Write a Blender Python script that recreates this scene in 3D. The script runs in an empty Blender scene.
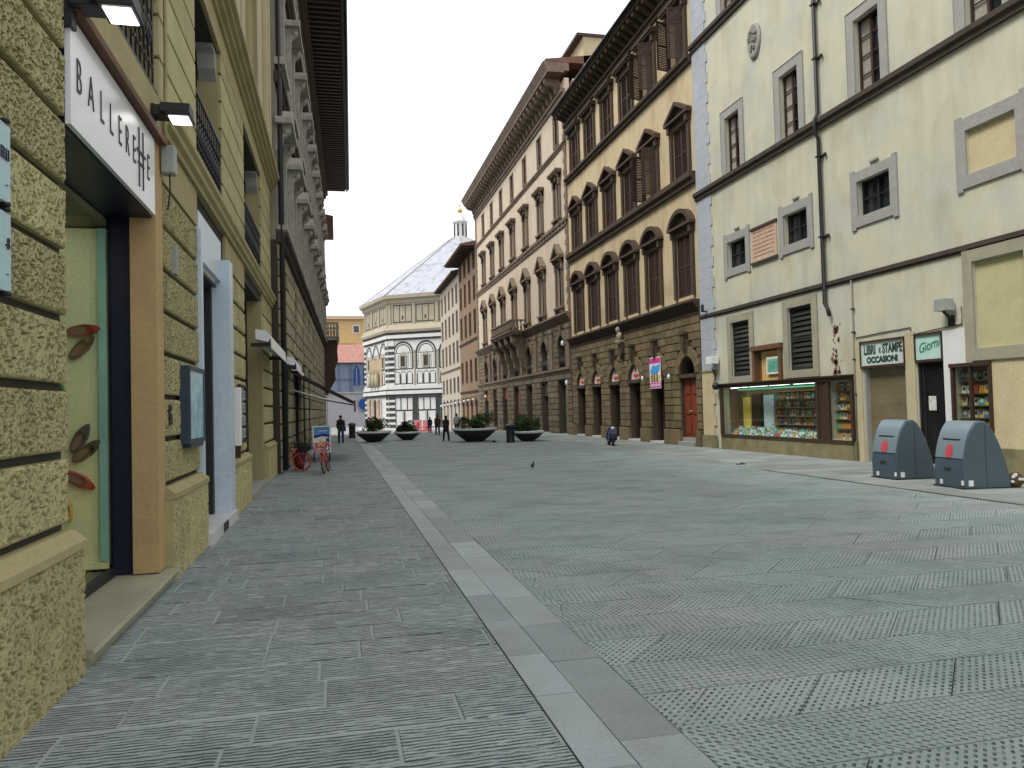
import bpy, bmesh, math, random
from mathutils import Vector, Matrix, noise
K = 1.28                      # metres per design unit
R = math.radians
random.seed(7)
scene = bpy.context.scene
COL = scene.collection

# ------------------------------------------------------------------ materials
MATS = {}
def mk(name, col, var=.18, scale=1.2, rough=.85, bump=.25, bs=45, rnd=.0, spec=.3, metal=0, streak=0, dirt=None, dirtamt=.5,
       emit=0, fine=.12, dist=.01, tint=None):
    if name in MATS: return MATS[name]
    m = bpy.data.materials.new(name); m.use_nodes = True; MATS[name] = m
    nt = m.node_tree; N = nt.nodes; L = nt.links
    b = N['Principled BSDF']
    b.inputs['Roughness'].default_value = rough
    b.inputs['Metallic'].default_value = metal
    b.inputs['Specular IOR Level'].default_value = spec
    tc = N.new('ShaderNodeTexCoord')
    def nz(sc, det=5, mapscale=None):
        n = N.new('ShaderNodeTexNoise'); n.inputs['Scale'].default_value = sc; n.inputs['Detail'].default_value = det
        n.inputs['Roughness'].default_value = .6
        if mapscale:
            mp = N.new('ShaderNodeMapping'); mp.inputs['Scale'].default_value = mapscale
            L.new(tc.outputs['Object'], mp.inputs['Vector']); L.new(mp.outputs['Vector'], n.inputs['Vector'])
        else: L.new(tc.outputs['Object'], n.inputs['Vector'])
        return n
    def math_(op, a, bb):
        n = N.new('ShaderNodeMath'); n.operation = op
        for i, v in enumerate((a, bb)):
            if isinstance(v, (int, float)): n.inputs[i].default_value = v
            else: L.new(v, n.inputs[i])
        return n.outputs[0]
    n1 = nz(scale); n2 = nz(bs * .6, 3)
    val = math_('ADD', math_('MULTIPLY', math_('SUBTRACT', n1.outputs['Fac'], .5), var * 4),
                math_('MULTIPLY', math_('SUBTRACT', n2.outputs['Fac'], .5), fine * 4))
    if streak:
        n3 = nz(1.0, 6, (2.6, 2.6, .22)); val = math_('ADD', val, math_('MULTIPLY', math_('SUBTRACT', n3.outputs['Fac'], .5), streak * 4))
    if rnd:
        at = N.new('ShaderNodeAttribute'); at.attribute_name = 'rnd'
        val = math_('ADD', val, math_('MULTIPLY', math_('SUBTRACT', at.outputs['Fac'], .5), rnd * 2))
    val = math_('MAXIMUM', math_('ADD', val, 1.0), .25)
    base = N.new('ShaderNodeRGB'); base.outputs[0].default_value = (*col, 1)
    cur = base.outputs[0]
    if tint:            # slow hue drift in the material itself
        nt_ = nz(.45, 4); mx = N.new('ShaderNodeMix'); mx.data_type = 'RGBA'
        cr = N.new('ShaderNodeValToRGB'); cr.color_ramp.elements[0].position = .42; cr.color_ramp.elements[1].position = .62
        L.new(nt_.outputs['Fac'], cr.inputs['Fac']); L.new(cr.outputs['Color'], mx.inputs['Factor'])
        L.new(cur, mx.inputs[6]); mx.inputs[7].default_value = (*tint, 1); cur = mx.outputs[2]
    if dirt:
        nd = nz(.8, 8, (1, 1, .6)); cr = N.new('ShaderNodeValToRGB')
        cr.color_ramp.elements[0].position = .50; cr.color_ramp.elements[1].position = .72
        cr.color_ramp.elements[1].color = (dirtamt,) * 3 + (1,)
        L.new(nd.outputs['Fac'], cr.inputs['Fac'])
        mx = N.new('ShaderNodeMix'); mx.data_type = 'RGBA'; L.new(cr.outputs['Color'], mx.inputs['Factor'])
        L.new(cur, mx.inputs[6]); mx.inputs[7].default_value = (*dirt, 1); cur = mx.outputs[2]
    vm = N.new('ShaderNodeVectorMath'); vm.operation = 'SCALE'
    L.new(cur, vm.inputs[0]); L.new(val, vm.inputs['Scale'])
    L.new(vm.outputs[0], b.inputs['Base Color'])
    if bump:
        bp = N.new('ShaderNodeBump'); bp.inputs['Strength'].default_value = bump; bp.inputs['Distance'].default_value = dist
        nb = nz(bs, 6); L.new(nb.outputs['Fac'], bp.inputs['Height']); L.new(bp.outputs['Normal'], b.inputs['Normal'])
    if emit:
        b.inputs['Emission Color'].default_value = (*col, 1); b.inputs['Emission Strength'].default_value = emit
    return m

def slab_mat(name, kind, col, tint):
    m = mk(name, col, var=.10, scale=.9, rough=.72, bump=0, bs=60, rnd=.07, spec=.35, fine=.22, tint=tint, dirt=tuple(c * .62 for c in col), dirtamt=.75)
    nt = m.node_tree; N = nt.nodes; L = nt.links; b = N['Principled BSDF']
    uv = N.new('ShaderNodeUVMap'); uv.uv_map = 'UVMap'
    sp = N.new('ShaderNodeSeparateXYZ'); L.new(uv.outputs[0], sp.inputs[0])
    def mt(op, a, bb=0., c=None):
        n = N.new('ShaderNodeMath'); n.operation = op
        for i, v in enumerate((a, bb) + ((c,) if c is not None else ())):
            if isinstance(v, (int, float)): n.inputs[i].default_value = v
            else: L.new(v, n.inputs[i])
        return n.outputs[0]
    wob = N.new('ShaderNodeTexNoise'); wob.inputs['Scale'].default_value = 9; L.new(uv.outputs[0], wob.inputs['Vector'])
    w = mt('MULTIPLY', mt('SUBTRACT', wob.outputs['Fac'], .5), .5)
    if kind == 'groove':
        per = .034
        a = mt('ADD', mt('DIVIDE', sp.outputs['Y'], per), mt('MULTIPLY', w, 2.2))
        tri = mt('ABSOLUTE', mt('SUBTRACT', mt('FRACT', a), .5))
        mask = mt('SMOOTH_MIN', mt('MULTIPLY', mt('SUBTRACT', .30, tri), 6), 1.0, .2)
        mask = mt('MAXIMUM', mask, 0.)
        br = N.new('ShaderNodeTexNoise'); br.inputs['Scale'].default_value = 7; br.inputs['Detail'].default_value = 4
        mp = N.new('ShaderNodeMapping'); mp.inputs['Scale'].default_value = (1, 6, 1); L.new(uv.outputs[0], mp.inputs[0]); L.new(mp.outputs[0], br.inputs['Vector'])
        mask = mt('MULTIPLY', mask, mt('MINIMUM', mt('MAXIMUM', mt('MULTIPLY', mt('SUBTRACT', br.outputs['Fac'], .36), 7), 0.), 1.))
        depth, dark = 1.0, .78
    else:
        pu, pv = .060, .036
        v = mt('DIVIDE', sp.outputs['Y'], pv)
        u = mt('ADD', mt('ADD', mt('DIVIDE', sp.outputs['X'], pu), mt('MULTIPLY', mt('FLOOR', v), .5)), mt('MULTIPLY', w, .35))
        fu = mt('ABSOLUTE', mt('SUBTRACT', mt('FRACT', u), .5)); fv = mt('ABSOLUTE', mt('SUBTRACT', mt('FRACT', v), .5))
        mu = mt('MINIMUM', mt('MAXIMUM', mt('MULTIPLY', mt('SUBTRACT', .31, fu), 10), 0.), 1.)
        mv = mt('MINIMUM', mt('MAXIMUM', mt('MULTIPLY', mt('SUBTRACT', .24, fv), 9), 0.), 1.)
        mask = mt('MULTIPLY', mu, mv)
        br = N.new('ShaderNodeTexNoise'); br.inputs['Scale'].default_value = 11; br.inputs['Detail'].default_value = 4; br.inputs['Roughness'].default_value = .75; L.new(uv.outputs[0], br.inputs['Vector'])
        mask = mt('MULTIPLY', mask, mt('MINIMUM', mt('MAXIMUM', mt('MULTIPLY', mt('SUBTRACT', br.outputs['Fac'], .34), 4.5), 0.05), 1.))
        depth, dark = 1.0, .80
    old = b.inputs['Base Color'].links[0].from_socket
    tco = N.new('ShaderNodeTexCoord'); sn = N.new('ShaderNodeTexNoise'); sn.inputs['Scale'].default_value = 1.1; sn.inputs['Detail'].default_value = 6; sn.inputs['Roughness'].default_value = .65
    L.new(tco.outputs['Object'], sn.inputs['Vector']); sr = N.new('ShaderNodeValToRGB'); sr.color_ramp.elements[0].position = .64; sr.color_ramp.elements[1].position = .76; sr.color_ramp.elements[1].color = (.6, .6, .6, 1)
    L.new(sn.outputs['Fac'], sr.inputs['Fac']); sm = N.new('ShaderNodeMix'); sm.data_type = 'RGBA'; L.new(sr.outputs['Color'], sm.inputs['Factor']); L.new(old, sm.inputs[6]); sm.inputs[7].default_value = (.34, .27, .15, 1)
    sp2 = N.new('ShaderNodeTexVoronoi'); sp2.inputs['Scale'].default_value = 5.5; L.new(tco.outputs['Object'], sp2.inputs['Vector'])
    sr2 = N.new('ShaderNodeValToRGB'); sr2.color_ramp.elements[0].position = .055; sr2.color_ramp.elements[0].color = (.75, .75, .75, 1); sr2.color_ramp.elements[1].position = .075; sr2.color_ramp.elements[1].color = (0, 0, 0, 1)
    L.new(sp2.outputs['Distance'], sr2.inputs['Fac']); sm2 = N.new('ShaderNodeMix'); sm2.data_type = 'RGBA'; L.new(sr2.outputs['Color'], sm2.inputs['Factor']); L.new(sm.outputs[2], sm2.inputs[6]); sm2.inputs[7].default_value = (.16, .165, .16, 1)
    old = sm2.outputs[2]
    vm = N.new('ShaderNodeVectorMath'); vm.operation = 'SCALE'; L.new(old, vm.inputs[0])
    L.new(mt('SUBTRACT', 1., mt('MULTIPLY', mask, dark)), vm.inputs['Scale']); L.new(vm.outputs[0], b.inputs['Base Color'])  # hollows darkened in colour: painted shade on top of the bump, plus held dirt
    bp = N.new('ShaderNodeBump'); bp.inputs['Strength'].default_value = depth; bp.inputs['Distance'].default_value = .012
    L.new(mt('MULTIPLY', mask, -1.), bp.inputs['Height']); L.new(bp.outputs['Normal'], b.inputs['Normal'])
    return m

# ------------------------------------------------------------------ mesh builder
class MB:
    def __init__(s): s.v = []; s.f = []; s.r = []; s.m = []; s.uv = []; s.sm = []
    def add(s, vs, fs, r=None, m=0, uvs=None, smooth=False):
        o = len(s.v); s.v += [tuple(p) for p in vs]
        if r is None: r = random.random()
        for i, f in enumerate(fs):
            s.f.append(tuple(o + a for a in f)); s.r.append(r); s.m.append(m); s.sm.append(smooth)
            s.uv.append(uvs[i] if uvs else None)
        return s
    def box(s, x0, x1, y0, y1, z0, z1, r=None, m=0):
        if x0 > x1: x0, x1 = x1, x0
        if y0 > y1: y0, y1 = y1, y0
        if z0 > z1: z0, z1 = z1, z0
        vs = [(x, y, z) for z in (z0, z1) for y in (y0, y1) for x in (x0, x1)]
        return s.add(vs, [(0, 2, 3, 1), (4, 5, 7, 6), (0, 1, 5, 4), (1, 3, 7, 5), (3, 2, 6, 7), (2, 0, 4, 6)], r, m)
    def prism(s, pts, y0, y1, r=None, m=0):           # outline in x,z pushed along y
        n = len(pts)
        vs = [(x, y0, z) for x, z in pts] + [(x, y1, z) for x, z in pts]
        fs = [tuple(range(n)), tuple(range(2 * n - 1, n - 1, -1))] + [(i, i + n, (i + 1) % n + n, (i + 1) % n) for i in range(n)]
        return s.add(vs, fs, r, m)
    def profx(s, pts, x0, x1, r=None, m=0):           # outline in y,z pushed along x
        n = len(pts)
        vs = [(x0, y, z) for y, z in pts] + [(x1, y, z) for y, z in pts]
        fs = [tuple(range(n - 1, -1, -1)), tuple(range(n, 2 * n))] + [(i, (i + 1) % n, (i + 1) % n + n, i + n) for i in range(n)]
        return s.add(vs, fs, r, m)
    def profz(s, pts, z0, z1, r=None, m=0):
        n = len(pts)
        vs = [(x, y, z0) for x, y in pts] + [(x, y, z1) for x, y in pts]
        fs = [tuple(range(n - 1, -1, -1)), tuple(range(n, 2 * n))] + [(i, (i + 1) % n, (i + 1) % n + n, i + n) for i in range(n)]
        return s.add(vs, fs, r, m)
    def lathe(s, prof, c=(0, 0, 0), n=20, r=None, m=0, smooth=True, sy=1, axis='z', cap=True):
        vs = []
        for rr, z in prof:
            for i in range(n):
                a = 2 * math.pi * i / n; p = (rr * math.cos(a), rr * math.sin(a) * sy, z)
                if axis == 'y': p = (p[0], p[2], p[1])
                if axis == 'x': p = (p[2], p[0], p[1])
                vs.append((p[0] + c[0], p[1] + c[1], p[2] + c[2]))
        fs = []
        for k in range(len(prof) - 1):
            for i in range(n):
                j = (i + 1) % n; fs.append((k * n + i, k * n + j, (k + 1) * n + j, (k + 1) * n + i))
        if cap: fs.append(tuple(range(n - 1, -1, -1))); fs.append(tuple(range((len(prof) - 1) * n, len(prof) * n)))
        return s.add(vs, fs, r, m, smooth=smooth)
    def tube(s, pts, rad, n=8, r=None, m=0, smooth=True):
        pts = [Vector(p) for p in pts]; rads = rad if isinstance(rad, (list, tuple)) else [rad] * len(pts)
        vs = []; up = Vector((0, 0, 1))
        for i, p in enumerate(pts):
            d = (pts[min(i + 1, len(pts) - 1)] - pts[max(i - 1, 0)]).normalized()
            a = d.cross(up if abs(d.z) < .95 else Vector((1, 0, 0))).normalized(); b = d.cross(a)
            for k in range(n):
                t = 2 * math.pi * k / n; vs.append(p + (a * math.cos(t) + b * math.sin(t)) * rads[i])
        fs = [(k * n + i, k * n + (i + 1) % n, (k + 1) * n + (i + 1) % n, (k + 1) * n + i) for k in range(len(pts) - 1) for i in range(n)]
        fs += [tuple(range(n - 1, -1, -1)), tuple(range((len(pts) - 1) * n, len(pts) * n))]
        return s.add(vs, fs, r, m, smooth=smooth)
    def ring(s, c, R_, r_, axis='y', n=28, k=8, m=0, r=None, a0=0, a1=360):
        pts = []
        full = (a1 - a0) >= 360
        for i in range(n + 1):
            a = R(a0 + (a1 - a0) * i / n); u, w = R_ * math.cos(a), R_ * math.sin(a)
            pts.append((c[0] + u, c[1], c[2] + w) if axis == 'y' else (c[0], c[1] + u, c[2] + w) if axis == 'x' else (c[0] + u, c[1] + w, c[2]))
        return s.tube(pts, r_, k, r, m)
    def sph(s, c, rx, ry=None, rz=None, n=14, m=0, r=None):
        ry = ry or rx; rz = rz or rx; k = max(6, n // 2 + 2)
        prof = []
        vs = []
        for j in range(k + 1):
            t = math.pi * j / k
            for i in range(n):
                a = 2 * math.pi * i / n
                vs.append((c[0] + rx * math.sin(t) * math.cos(a), c[1] + ry * math.sin(t) * math.sin(a), c[2] - rz * math.cos(t)))
        fs = [(j * n + i, j * n + (i + 1) % n, (j + 1) * n + (i + 1) % n, (j + 1) * n + i) for j in range(k) for i in range(n)]
        return s.add(vs, fs, r, m, smooth=True)
    def wall(s, x0, x1, z0, z1, ops, depth=.25, y=0., m=0, sides=True):
        """sheet at y with openings (xa, xb, za, zb) and reveals running in to y+depth"""
        xs = sorted(set([x0, x1] + [v for o in ops for v in o[:2]])); zs = sorted(set([z0, z1] + [v for o in ops for v in o[2:4]]))
        xs = [v for v in xs if x0 <= v <= x1]; zs = [v for v in zs if z0 <= v <= z1]
        for a, b in zip(xs, xs[1:]):
            run = None
            for c, d in zip(zs, zs[1:]):
                mx, mz = (a + b) / 2, (c + d) / 2
                if any(o[0] < mx < o[1] and o[2] < mz < o[3] for o in ops): continue
                s.add([(a, y, c), (b, y, c), (b, y, d), (a, y, d)], [(0, 1, 2, 3)], .5, m)
        for o in ops:
            a, b, c, d = o[:4]
            s.add([(a, y, c), (b, y, c), (b, y, d), (a, y, d), (a, y + depth, c), (b, y + depth, c), (b, y + depth, d), (a, y + depth, d)],
                  [(0, 4, 5, 1), (1, 5, 6, 2), (2, 6, 7, 3), (3, 7, 4, 0)], .5, m)
        if sides:
            s.add([(x0, y, z0), (x0, y + depth, z0), (x0, y + depth, z1), (x0, y, z1)], [(3, 2, 1, 0)], .5, m)
            s.add([(x1, y, z0), (x1, y + depth, z0), (x1, y + depth, z1), (x1, y, z1)], [(0, 1, 2, 3)], .5, m)
        return s
    def archfill(s, xc, w, zs, y0, y1, ztop=None, m=0, n=10):
        rad = w / 2; ztop = ztop or zs + rad + .001
        for sg in (-1, 1):
            pts = [(xc + sg * rad * math.cos(math.pi / 2 * i / n), zs + rad * math.sin(math.pi / 2 * i / n)) for i in range(n + 1)]
            pts = pts + [(xc, ztop), (xc + sg * rad, ztop)]
            if sg < 0: pts = pts[::-1]
            # fan of quads keeps it clean
            top = ztop
            for i in range(n):
                a0, a1 = math.pi / 2 * i / n, math.pi / 2 * (i + 1) / n
                p = (xc + sg * rad * math.cos(a0), zs + rad * math.sin(a0)); q = (xc + sg * rad * math.cos(a1), zs + rad * math.sin(a1))
                s.prism([p, q, (q[0], top), (p[0], top)], y0, y1, .5, m)
        return s
    def vouss(s, xc, w, zs, t, y0, y1, n=11, gap=.012, m=0, key=.1, keyp=.04):
        r0 = w / 2; r1 = r0 + t
        for i in range(n):
            a0 = math.pi * i / n + gap / r1; a1 = math.pi * (i + 1) / n - gap / r1
            k = (i == n // 2); ro = r1 + (key if k else 0)
            pts = []
            for rr, aa in ((r0, a0), (ro, a0), (ro, a1), (r0, a1)): pts.append((xc + rr * math.cos(aa), zs + rr * math.sin(aa)))
            s.prism(pts, y0 - (keyp if k else 0), y1, None, m)
        return s
    def build(s, name, mats, parent=None, loc=(0, 0, 0), recalc=True, bevel=0, rot=0):
        if not isinstance(mats, (list, tuple)): mats = [mats]
        me = bpy.data.meshes.new(name)
        me.from_pydata([(a * K, b * K, c * K) for a, b, c in s.v], [], s.f)
        for m in mats: me.materials.append(m)
        me.polygons.foreach_set('material_index', s.m)
        me.polygons.foreach_set('use_smooth', s.sm)
        at = me.attributes.new('rnd', 'FLOAT', 'FACE'); at.data.foreach_set('value', s.r)
        if any(u is not None for u in s.uv):
            ul = me.uv_layers.new(name='UVMap'); k = 0
            for p, u in zip(me.polygons, s.uv):
                for j in range(p.loop_total):
                    if u: ul.data[p.loop_start + j].uv = u[j]
        me.validate()
        if recalc or bevel:
            bm = bmesh.new(); bm.from_mesh(me)
            if recalc: bmesh.ops.recalc_face_normals(bm, faces=bm.faces)
            if bevel: bmesh.ops.bevel(bm, geom=bm.edges[:], offset=bevel * K, segments=1, affect='EDGES', profile=.5)
            bm.to_mesh(me); bm.free()
        o = bpy.data.objects.new(name, me); COL.objects.link(o)
        o.location = [c * K for c in loc]; o.rotation_euler = (0, 0, rot)
        if parent: o.parent = parent
        return o

def tag(o, label, cat, group=None, kind=None):
    o['label'] = label; o['category'] = cat
    if group: o['group'] = group
    if kind: o['kind'] = kind
    return o
def thing(name, label, cat, loc=(0, 0, 0), rz=0, group=None):
    o = bpy.data.objects.new(name, None); COL.objects.link(o)
    o.location = [c * K for c in loc]; o.rotation_euler = (0, 0, rz); o.empty_display_size = .2
    return tag(o, label, cat, group)
def struct(o): o['kind'] = 'structure'; return o
def copy_tree(o, parent=None):
    c = o.copy(); COL.objects.link(c); c.parent = parent
    for ch in o.children: copy_tree(ch, c)
    return c
def text(name, body, size, mat, parent, loc, rot, sx=1., align='CENTER', depth=.004, weight=0, shear=0):
    cu = bpy.data.curves.new(name, 'FONT'); cu.body = body; cu.size = size * K; cu.align_x = align; cu.align_y = 'CENTER'
    cu.extrude = depth * K; cu.offset = weight * K; cu.shear = shear
    t = bpy.data.objects.new(name, cu); COL.objects.link(t)
    bpy.context.view_layer.update()
    me = bpy.data.meshes.new_from_object(t.evaluated_get(bpy.context.evaluated_depsgraph_get()))
    COL.objects.unlink(t); bpy.data.objects.remove(t)
    me.materials.clear(); me.materials.append(mat)
    for v in me.vertices: v.co.x *= sx
    o = bpy.data.objects.new(name, me); COL.objects.link(o); o.parent = parent
    o.location = [c * K for c in loc]; o.rotation_euler = rot
    return o
FRONT = (R(90), 0, 0)         # text standing in a facade's own frame, read from the street

def gz(Y): return 0. if Y < 50 else -.0185 * (Y - 50) if Y < 112 else -1.147

# ------------------------------------------------------------------ shared materials
m_rust   = mk('yellow_rough_stone', (.42, .38, .20), var=.14, scale=1.6, bump=.5, bs=90, rnd=.14, dist=.012, fine=.22, streak=.10, dirt=(.27, .25, .12), dirtamt=.6)
m_ystone = mk('yellow_smooth_stone', (.37, .315, .165), var=.10, scale=1.6, bump=.25, bs=60, dirt=(.26, .20, .11), dirtamt=.5)
m_tan    = mk('tan_plaster', (.45, .325, .155), var=.10, scale=2.5, bump=.2, bs=50, dirt=(.40, .24, .13), dirtamt=.5)
m_groove = mk('dark_joint', (.05, .045, .035), bump=.1)  # near-black colour at the joint bottoms and opening reveals
m_pale   = mk('pale_yellow_plaster', (.48, .42, .27), var=.08, streak=.05, bump=.15)
m_r1     = mk('cream_plaster', (.56, .54, .41), var=.07, scale=.7, streak=.08, bump=.25, bs=20, fine=.04, dirt=(.40, .365, .25), dirtamt=.75, tint=(.50, .505, .43))
m_r1b    = mk('ochre_plaster', (.56, .49, .30), var=.10, scale=1.2, bump=.3, bs=25, dirt=(.42, .34, .2))
m_quoin  = mk('pale_blue_grey_stone', (.40, .435, .48), var=.08, bump=.3, bs=30, dirt=(.30, .315, .33))
m_grey   = mk('grey_sandstone', (.33, .33, .305), var=.10, scale=3, bump=.4, bs=40, dirt=(.28, .28, .26))
m_dkline = mk('dark_brown_stone', (.065, .050, .04), var=.2, scale=3, bump=.3)
m_brstone= mk('brown_sandstone', (.17, .128, .07), var=.18, scale=2.2, bump=.6, bs=30, rnd=.25, dist=.02, dirt=(.11, .085, .06), dirtamt=.7)
m_brtrim = mk('brown_trim_stone', (.075, .052, .036), var=.18, scale=3, bump=.5, bs=35, dirt=(.04, .03, .025))
m_ochre  = mk('ochre_yellow_plaster', (.56, .46, .285), var=.08, scale=.6, streak=.10, bump=.15, bs=20, fine=.03, dirt=(.36, .27, .155), dirtamt=.8)
m_r3     = mk('pinkish_cream_plaster', (.56, .475, .365), var=.08, scale=.6, streak=.10, bump=.15, fine=.03, dirt=(.41, .33, .24))
m_r3st   = mk('grey_brown_palace_stone', (.16, .125, .08), var=.18, scale=2, bump=.6, bs=28, rnd=.28, dist=.02, dirt=(.15, .12, .09), dirtamt=.6)
m_r3trim = mk('weathered_palace_trim', (.19, .145, .105), var=.18, scale=3, bump=.4, dirt=(.08, .06, .045), dirtamt=.7)
m_r4     = mk('warm_brown_plaster', (.22, .15, .095), var=.10, scale=1.2, streak=.08, bump=.3, dirt=(.27, .17, .10))
m_r5     = mk('pale_pink_plaster', (.42, .37, .30), var=.06, streak=.06, bump=.2)
m_shut   = mk('brown_louvre_wood', (.055, .028, .020), var=.2, scale=4, rough=.6, bump=.2, rnd=.15)
m_redw   = mk('red_door_wood', (.22, .045, .022), var=.15, scale=5, rough=.55, bump=.15)
m_dkwood = mk('dark_brown_wood', (.055, .032, .020), var=.2, scale=6, rough=.5, bump=.2)
m_black  = mk('black_iron', (.02, .02, .022), rough=.5, bump=.1, spec=.4)
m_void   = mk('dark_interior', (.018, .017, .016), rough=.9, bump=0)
m_glass  = mk('dark_window_glass', (.02, .025, .03), var=.1, rough=.06, bump=0, spec=.7, fine=0)
m_roof   = mk('terracotta_roof_tile', (.16, .085, .06), var=.25, scale=2, bump=.6, bs=14)
m_marble = mk('white_marble', (.60, .60, .585), var=.05, scale=2, rough=.5, bump=.1, fine=.03, dirt=(.47, .44, .39), dirtamt=.6)
m_atmarb = mk('yellowed_marble', (.36, .315, .235), var=.10, scale=1.5, rough=.7, bump=.1, fine=.05, dirt=(.26, .22, .155))
m_green  = mk('dark_green_marble', (.035, .045, .042), var=.2, rough=.5, bump=.05)
m_blumar = mk('pale_blue_grey_marble', (.55, .66, .74), var=.07, scale=6, rough=.35, bump=.05, spec=.5, dirt=(.42, .50, .56), dirtamt=.4)
m_white  = mk('white_enamel', (.80, .82, .84), var=.02, rough=.25, bump=0, spec=.5, fine=.01)
m_lampw  = mk('lit_lamp_glass', (1, .98, .92), var=0, emit=2.2, bump=0, fine=0)
m_ink    = mk('dark_lettering', (.03, .035, .05), bump=0, rough=.5)

# ------------------------------------------------------------------ facade helpers (frame: x along wall, y into wall, z up)
def cornice(mb, x0, x1, z0, z1, p, steps=3, m=0):
    pts = [(.0, z0)]
    for i in range(steps):
        a = p * (i + 1) / steps; z = z0 + (z1 - z0) * (i + .15) / steps
        pts += [(-a, z), (-a, z0 + (z1 - z0) * (i + 1) / steps * .98 if i < steps - 1 else z1)]
    pts += [(.0, z1)]
    pts[0] = (.02, z0); pts[-1] = (.02, z1)
    return mb.profx(pts, x0, x1, .5, m)
def ashlar(mb, x0, x1, z0, z1, rh, bl, y0, y1, avoid=None, gap=.012, m=0, jit=.25):
    nz_ = max(1, round((z1 - z0) / rh)); h = (z1 - z0) / nz_
    for j in range(nz_):
        za, zb = z0 + j * h, z0 + (j + 1) * h
        iv = [(x0, x1)]
        for a, b in (avoid(za, zb) if avoid else []):
            nv = []
            for c, d in iv:
                if b <= c or a >= d: nv.append((c, d)); continue
                if a > c: nv.append((c, a))
                if b < d: nv.append((b, d))
            iv = nv
        for c, d in iv:
            if d - c < .06: continue
            n = max(1, round((d - c) / bl + random.uniform(-.3, .3))); ws = [1 + random.uniform(-jit, jit) for _ in range(n)]; t = sum(ws); x = c
            for w in ws:
                e = x + (d - c) * w / t; q = random.uniform(0, .012)
                g = gap / 2; b_ = .012
                ya = y0 - q
                X0, X1, Z0, Z1 = x + g, e - g, za + g, zb - g
                vs = [(X0, y1, Z0), (X1, y1, Z0), (X1, y1, Z1), (X0, y1, Z1), (X0, ya + b_, Z0), (X1, ya + b_, Z0), (X1, ya + b_, Z1), (X0, ya + b_, Z1),
                      (X0 + b_, ya, Z0 + b_), (X1 - b_, ya, Z0 + b_), (X1 - b_, ya, Z1 - b_), (X0 + b_, ya, Z1 - b_)]
                fs = [(0, 1, 5, 4), (1, 2, 6, 5), (2, 3, 7, 6), (3, 0, 4, 7), (4, 5, 9, 8), (5, 6, 10, 9), (6, 7, 11, 10), (7, 4, 8, 11), (8, 9, 10, 11)]
                mb.add(vs, fs, None, m); x = e
def arch_avoid(cols, w, zs, t, base=-9):
    def f(za, zb):
        out = []; zm = za * .5 + zb * .5; r = w / 2 + t
        for xc in cols:
            if zm < zs:
                if zb > base: out.append((xc - w / 2, xc + w / 2))
            elif za < zs + r:
                dz = max(0, za - zs); q = math.sqrt(max(0, r * r - dz * dz)); out.append((xc - q, xc + q))
        return out
    return f
def louvre(mb, x0, x1, y, z0, z1, t=.03, m=0, pitch=.07):
    mb.box(x0, x0 + .06, y, y + t, z0, z1, .5, m); mb.box(x1 - .06, x1, y, y + t, z0, z1, .5, m)
    n = 2 if z1 - z0 > 1.2 else 1
    mb.box(x0 + .06, x1 - .06, y, y + t, z0, z0 + .07, .5, m); mb.box(x0 + .06, x1 - .06, y, y + t, z1 - .07, z1, .5, m)
    mb.box(x0 + .06, x1 - .06, y, y + t, (z0 + z1) / 2 - .035, (z0 + z1) / 2 + .035, .5, m)
    z = z0 + .08
    while z < z1 - .09:
        mb.add([(x0 + .06, y + .003, z), (x1 - .06, y + .003, z), (x1 - .06, y + t - .002, z + pitch * .8), (x0 + .06, y + t - .002, z + pitch * .8)], [(0, 1, 2, 3)], None, m)
        z += pitch
def sash(mb, w, h, y, m=0, bars=3, z0=0, t=.05):
    mb.box(-w / 2, -w / 2 + t, y, y + .05, z0, z0 + h, .5, m); mb.box(w / 2 - t, w / 2, y, y + .05, z0, z0 + h, .5, m)
    mb.box(-w / 2 + t, w / 2 - t, y, y + .05, z0, z0 + t, .5, m); mb.box(-w / 2 + t, w / 2 - t, y, y + .05, z0 + h - t, z0 + h, .5, m)
    mb.box(-.035, .035, y - .004, y + .05, z0 + t, z0 + h - t, .5, m)
    for i in range(1, bars):
        z = z0 + h * i / bars; mb.box(-w / 2 + t, w / 2 - t, y + .012, y + .04, z - .014, z + .014, .5, m)
PROTO = {}
def window(b, key, x, z, make):
    if key not in PROTO:
        o = make(b); o.location = (x * K, 0, z * K); PROTO[key] = o; return o
    src = PROTO[key]; o = src.copy(); COL.objects.link(o); o.parent = b; o.location = (x * K, 0, z * K)
    for ch in src.children:
        c = ch.copy(); COL.objects.link(c); c.parent = o
    return o
def rep(mb, name, mats, parent, xs, **kw):
    o = mb.build(name, mats, parent, (xs[0], 0, 0), **kw)
    for x in xs[1:]:
        c = o.copy(); COL.objects.link(c); c.parent = parent; c.location.x = x * K
    return o
def body(b, L, D, z0, z1, mat, roofz=1.2, over=.0, rm=None):
    mb = MB(); mb.box(0.001, L - .001, .31, D, z0, z1, .5); mb.build('rear_wall', mat, b)
    mb = MB(); o = over
    y0, y1 = -o, D + .3
    ym = (y0 + y1) / 2
    mb.profx([(y0, z1 + .02), (y1, z1 + .02), (y1, z1 + .12), (ym, z1 + .12 + roofz), (y0, z1 + .12)], -.01, L + .01, .5)
    return mb.build('roof', rm or m_roof, b)

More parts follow.
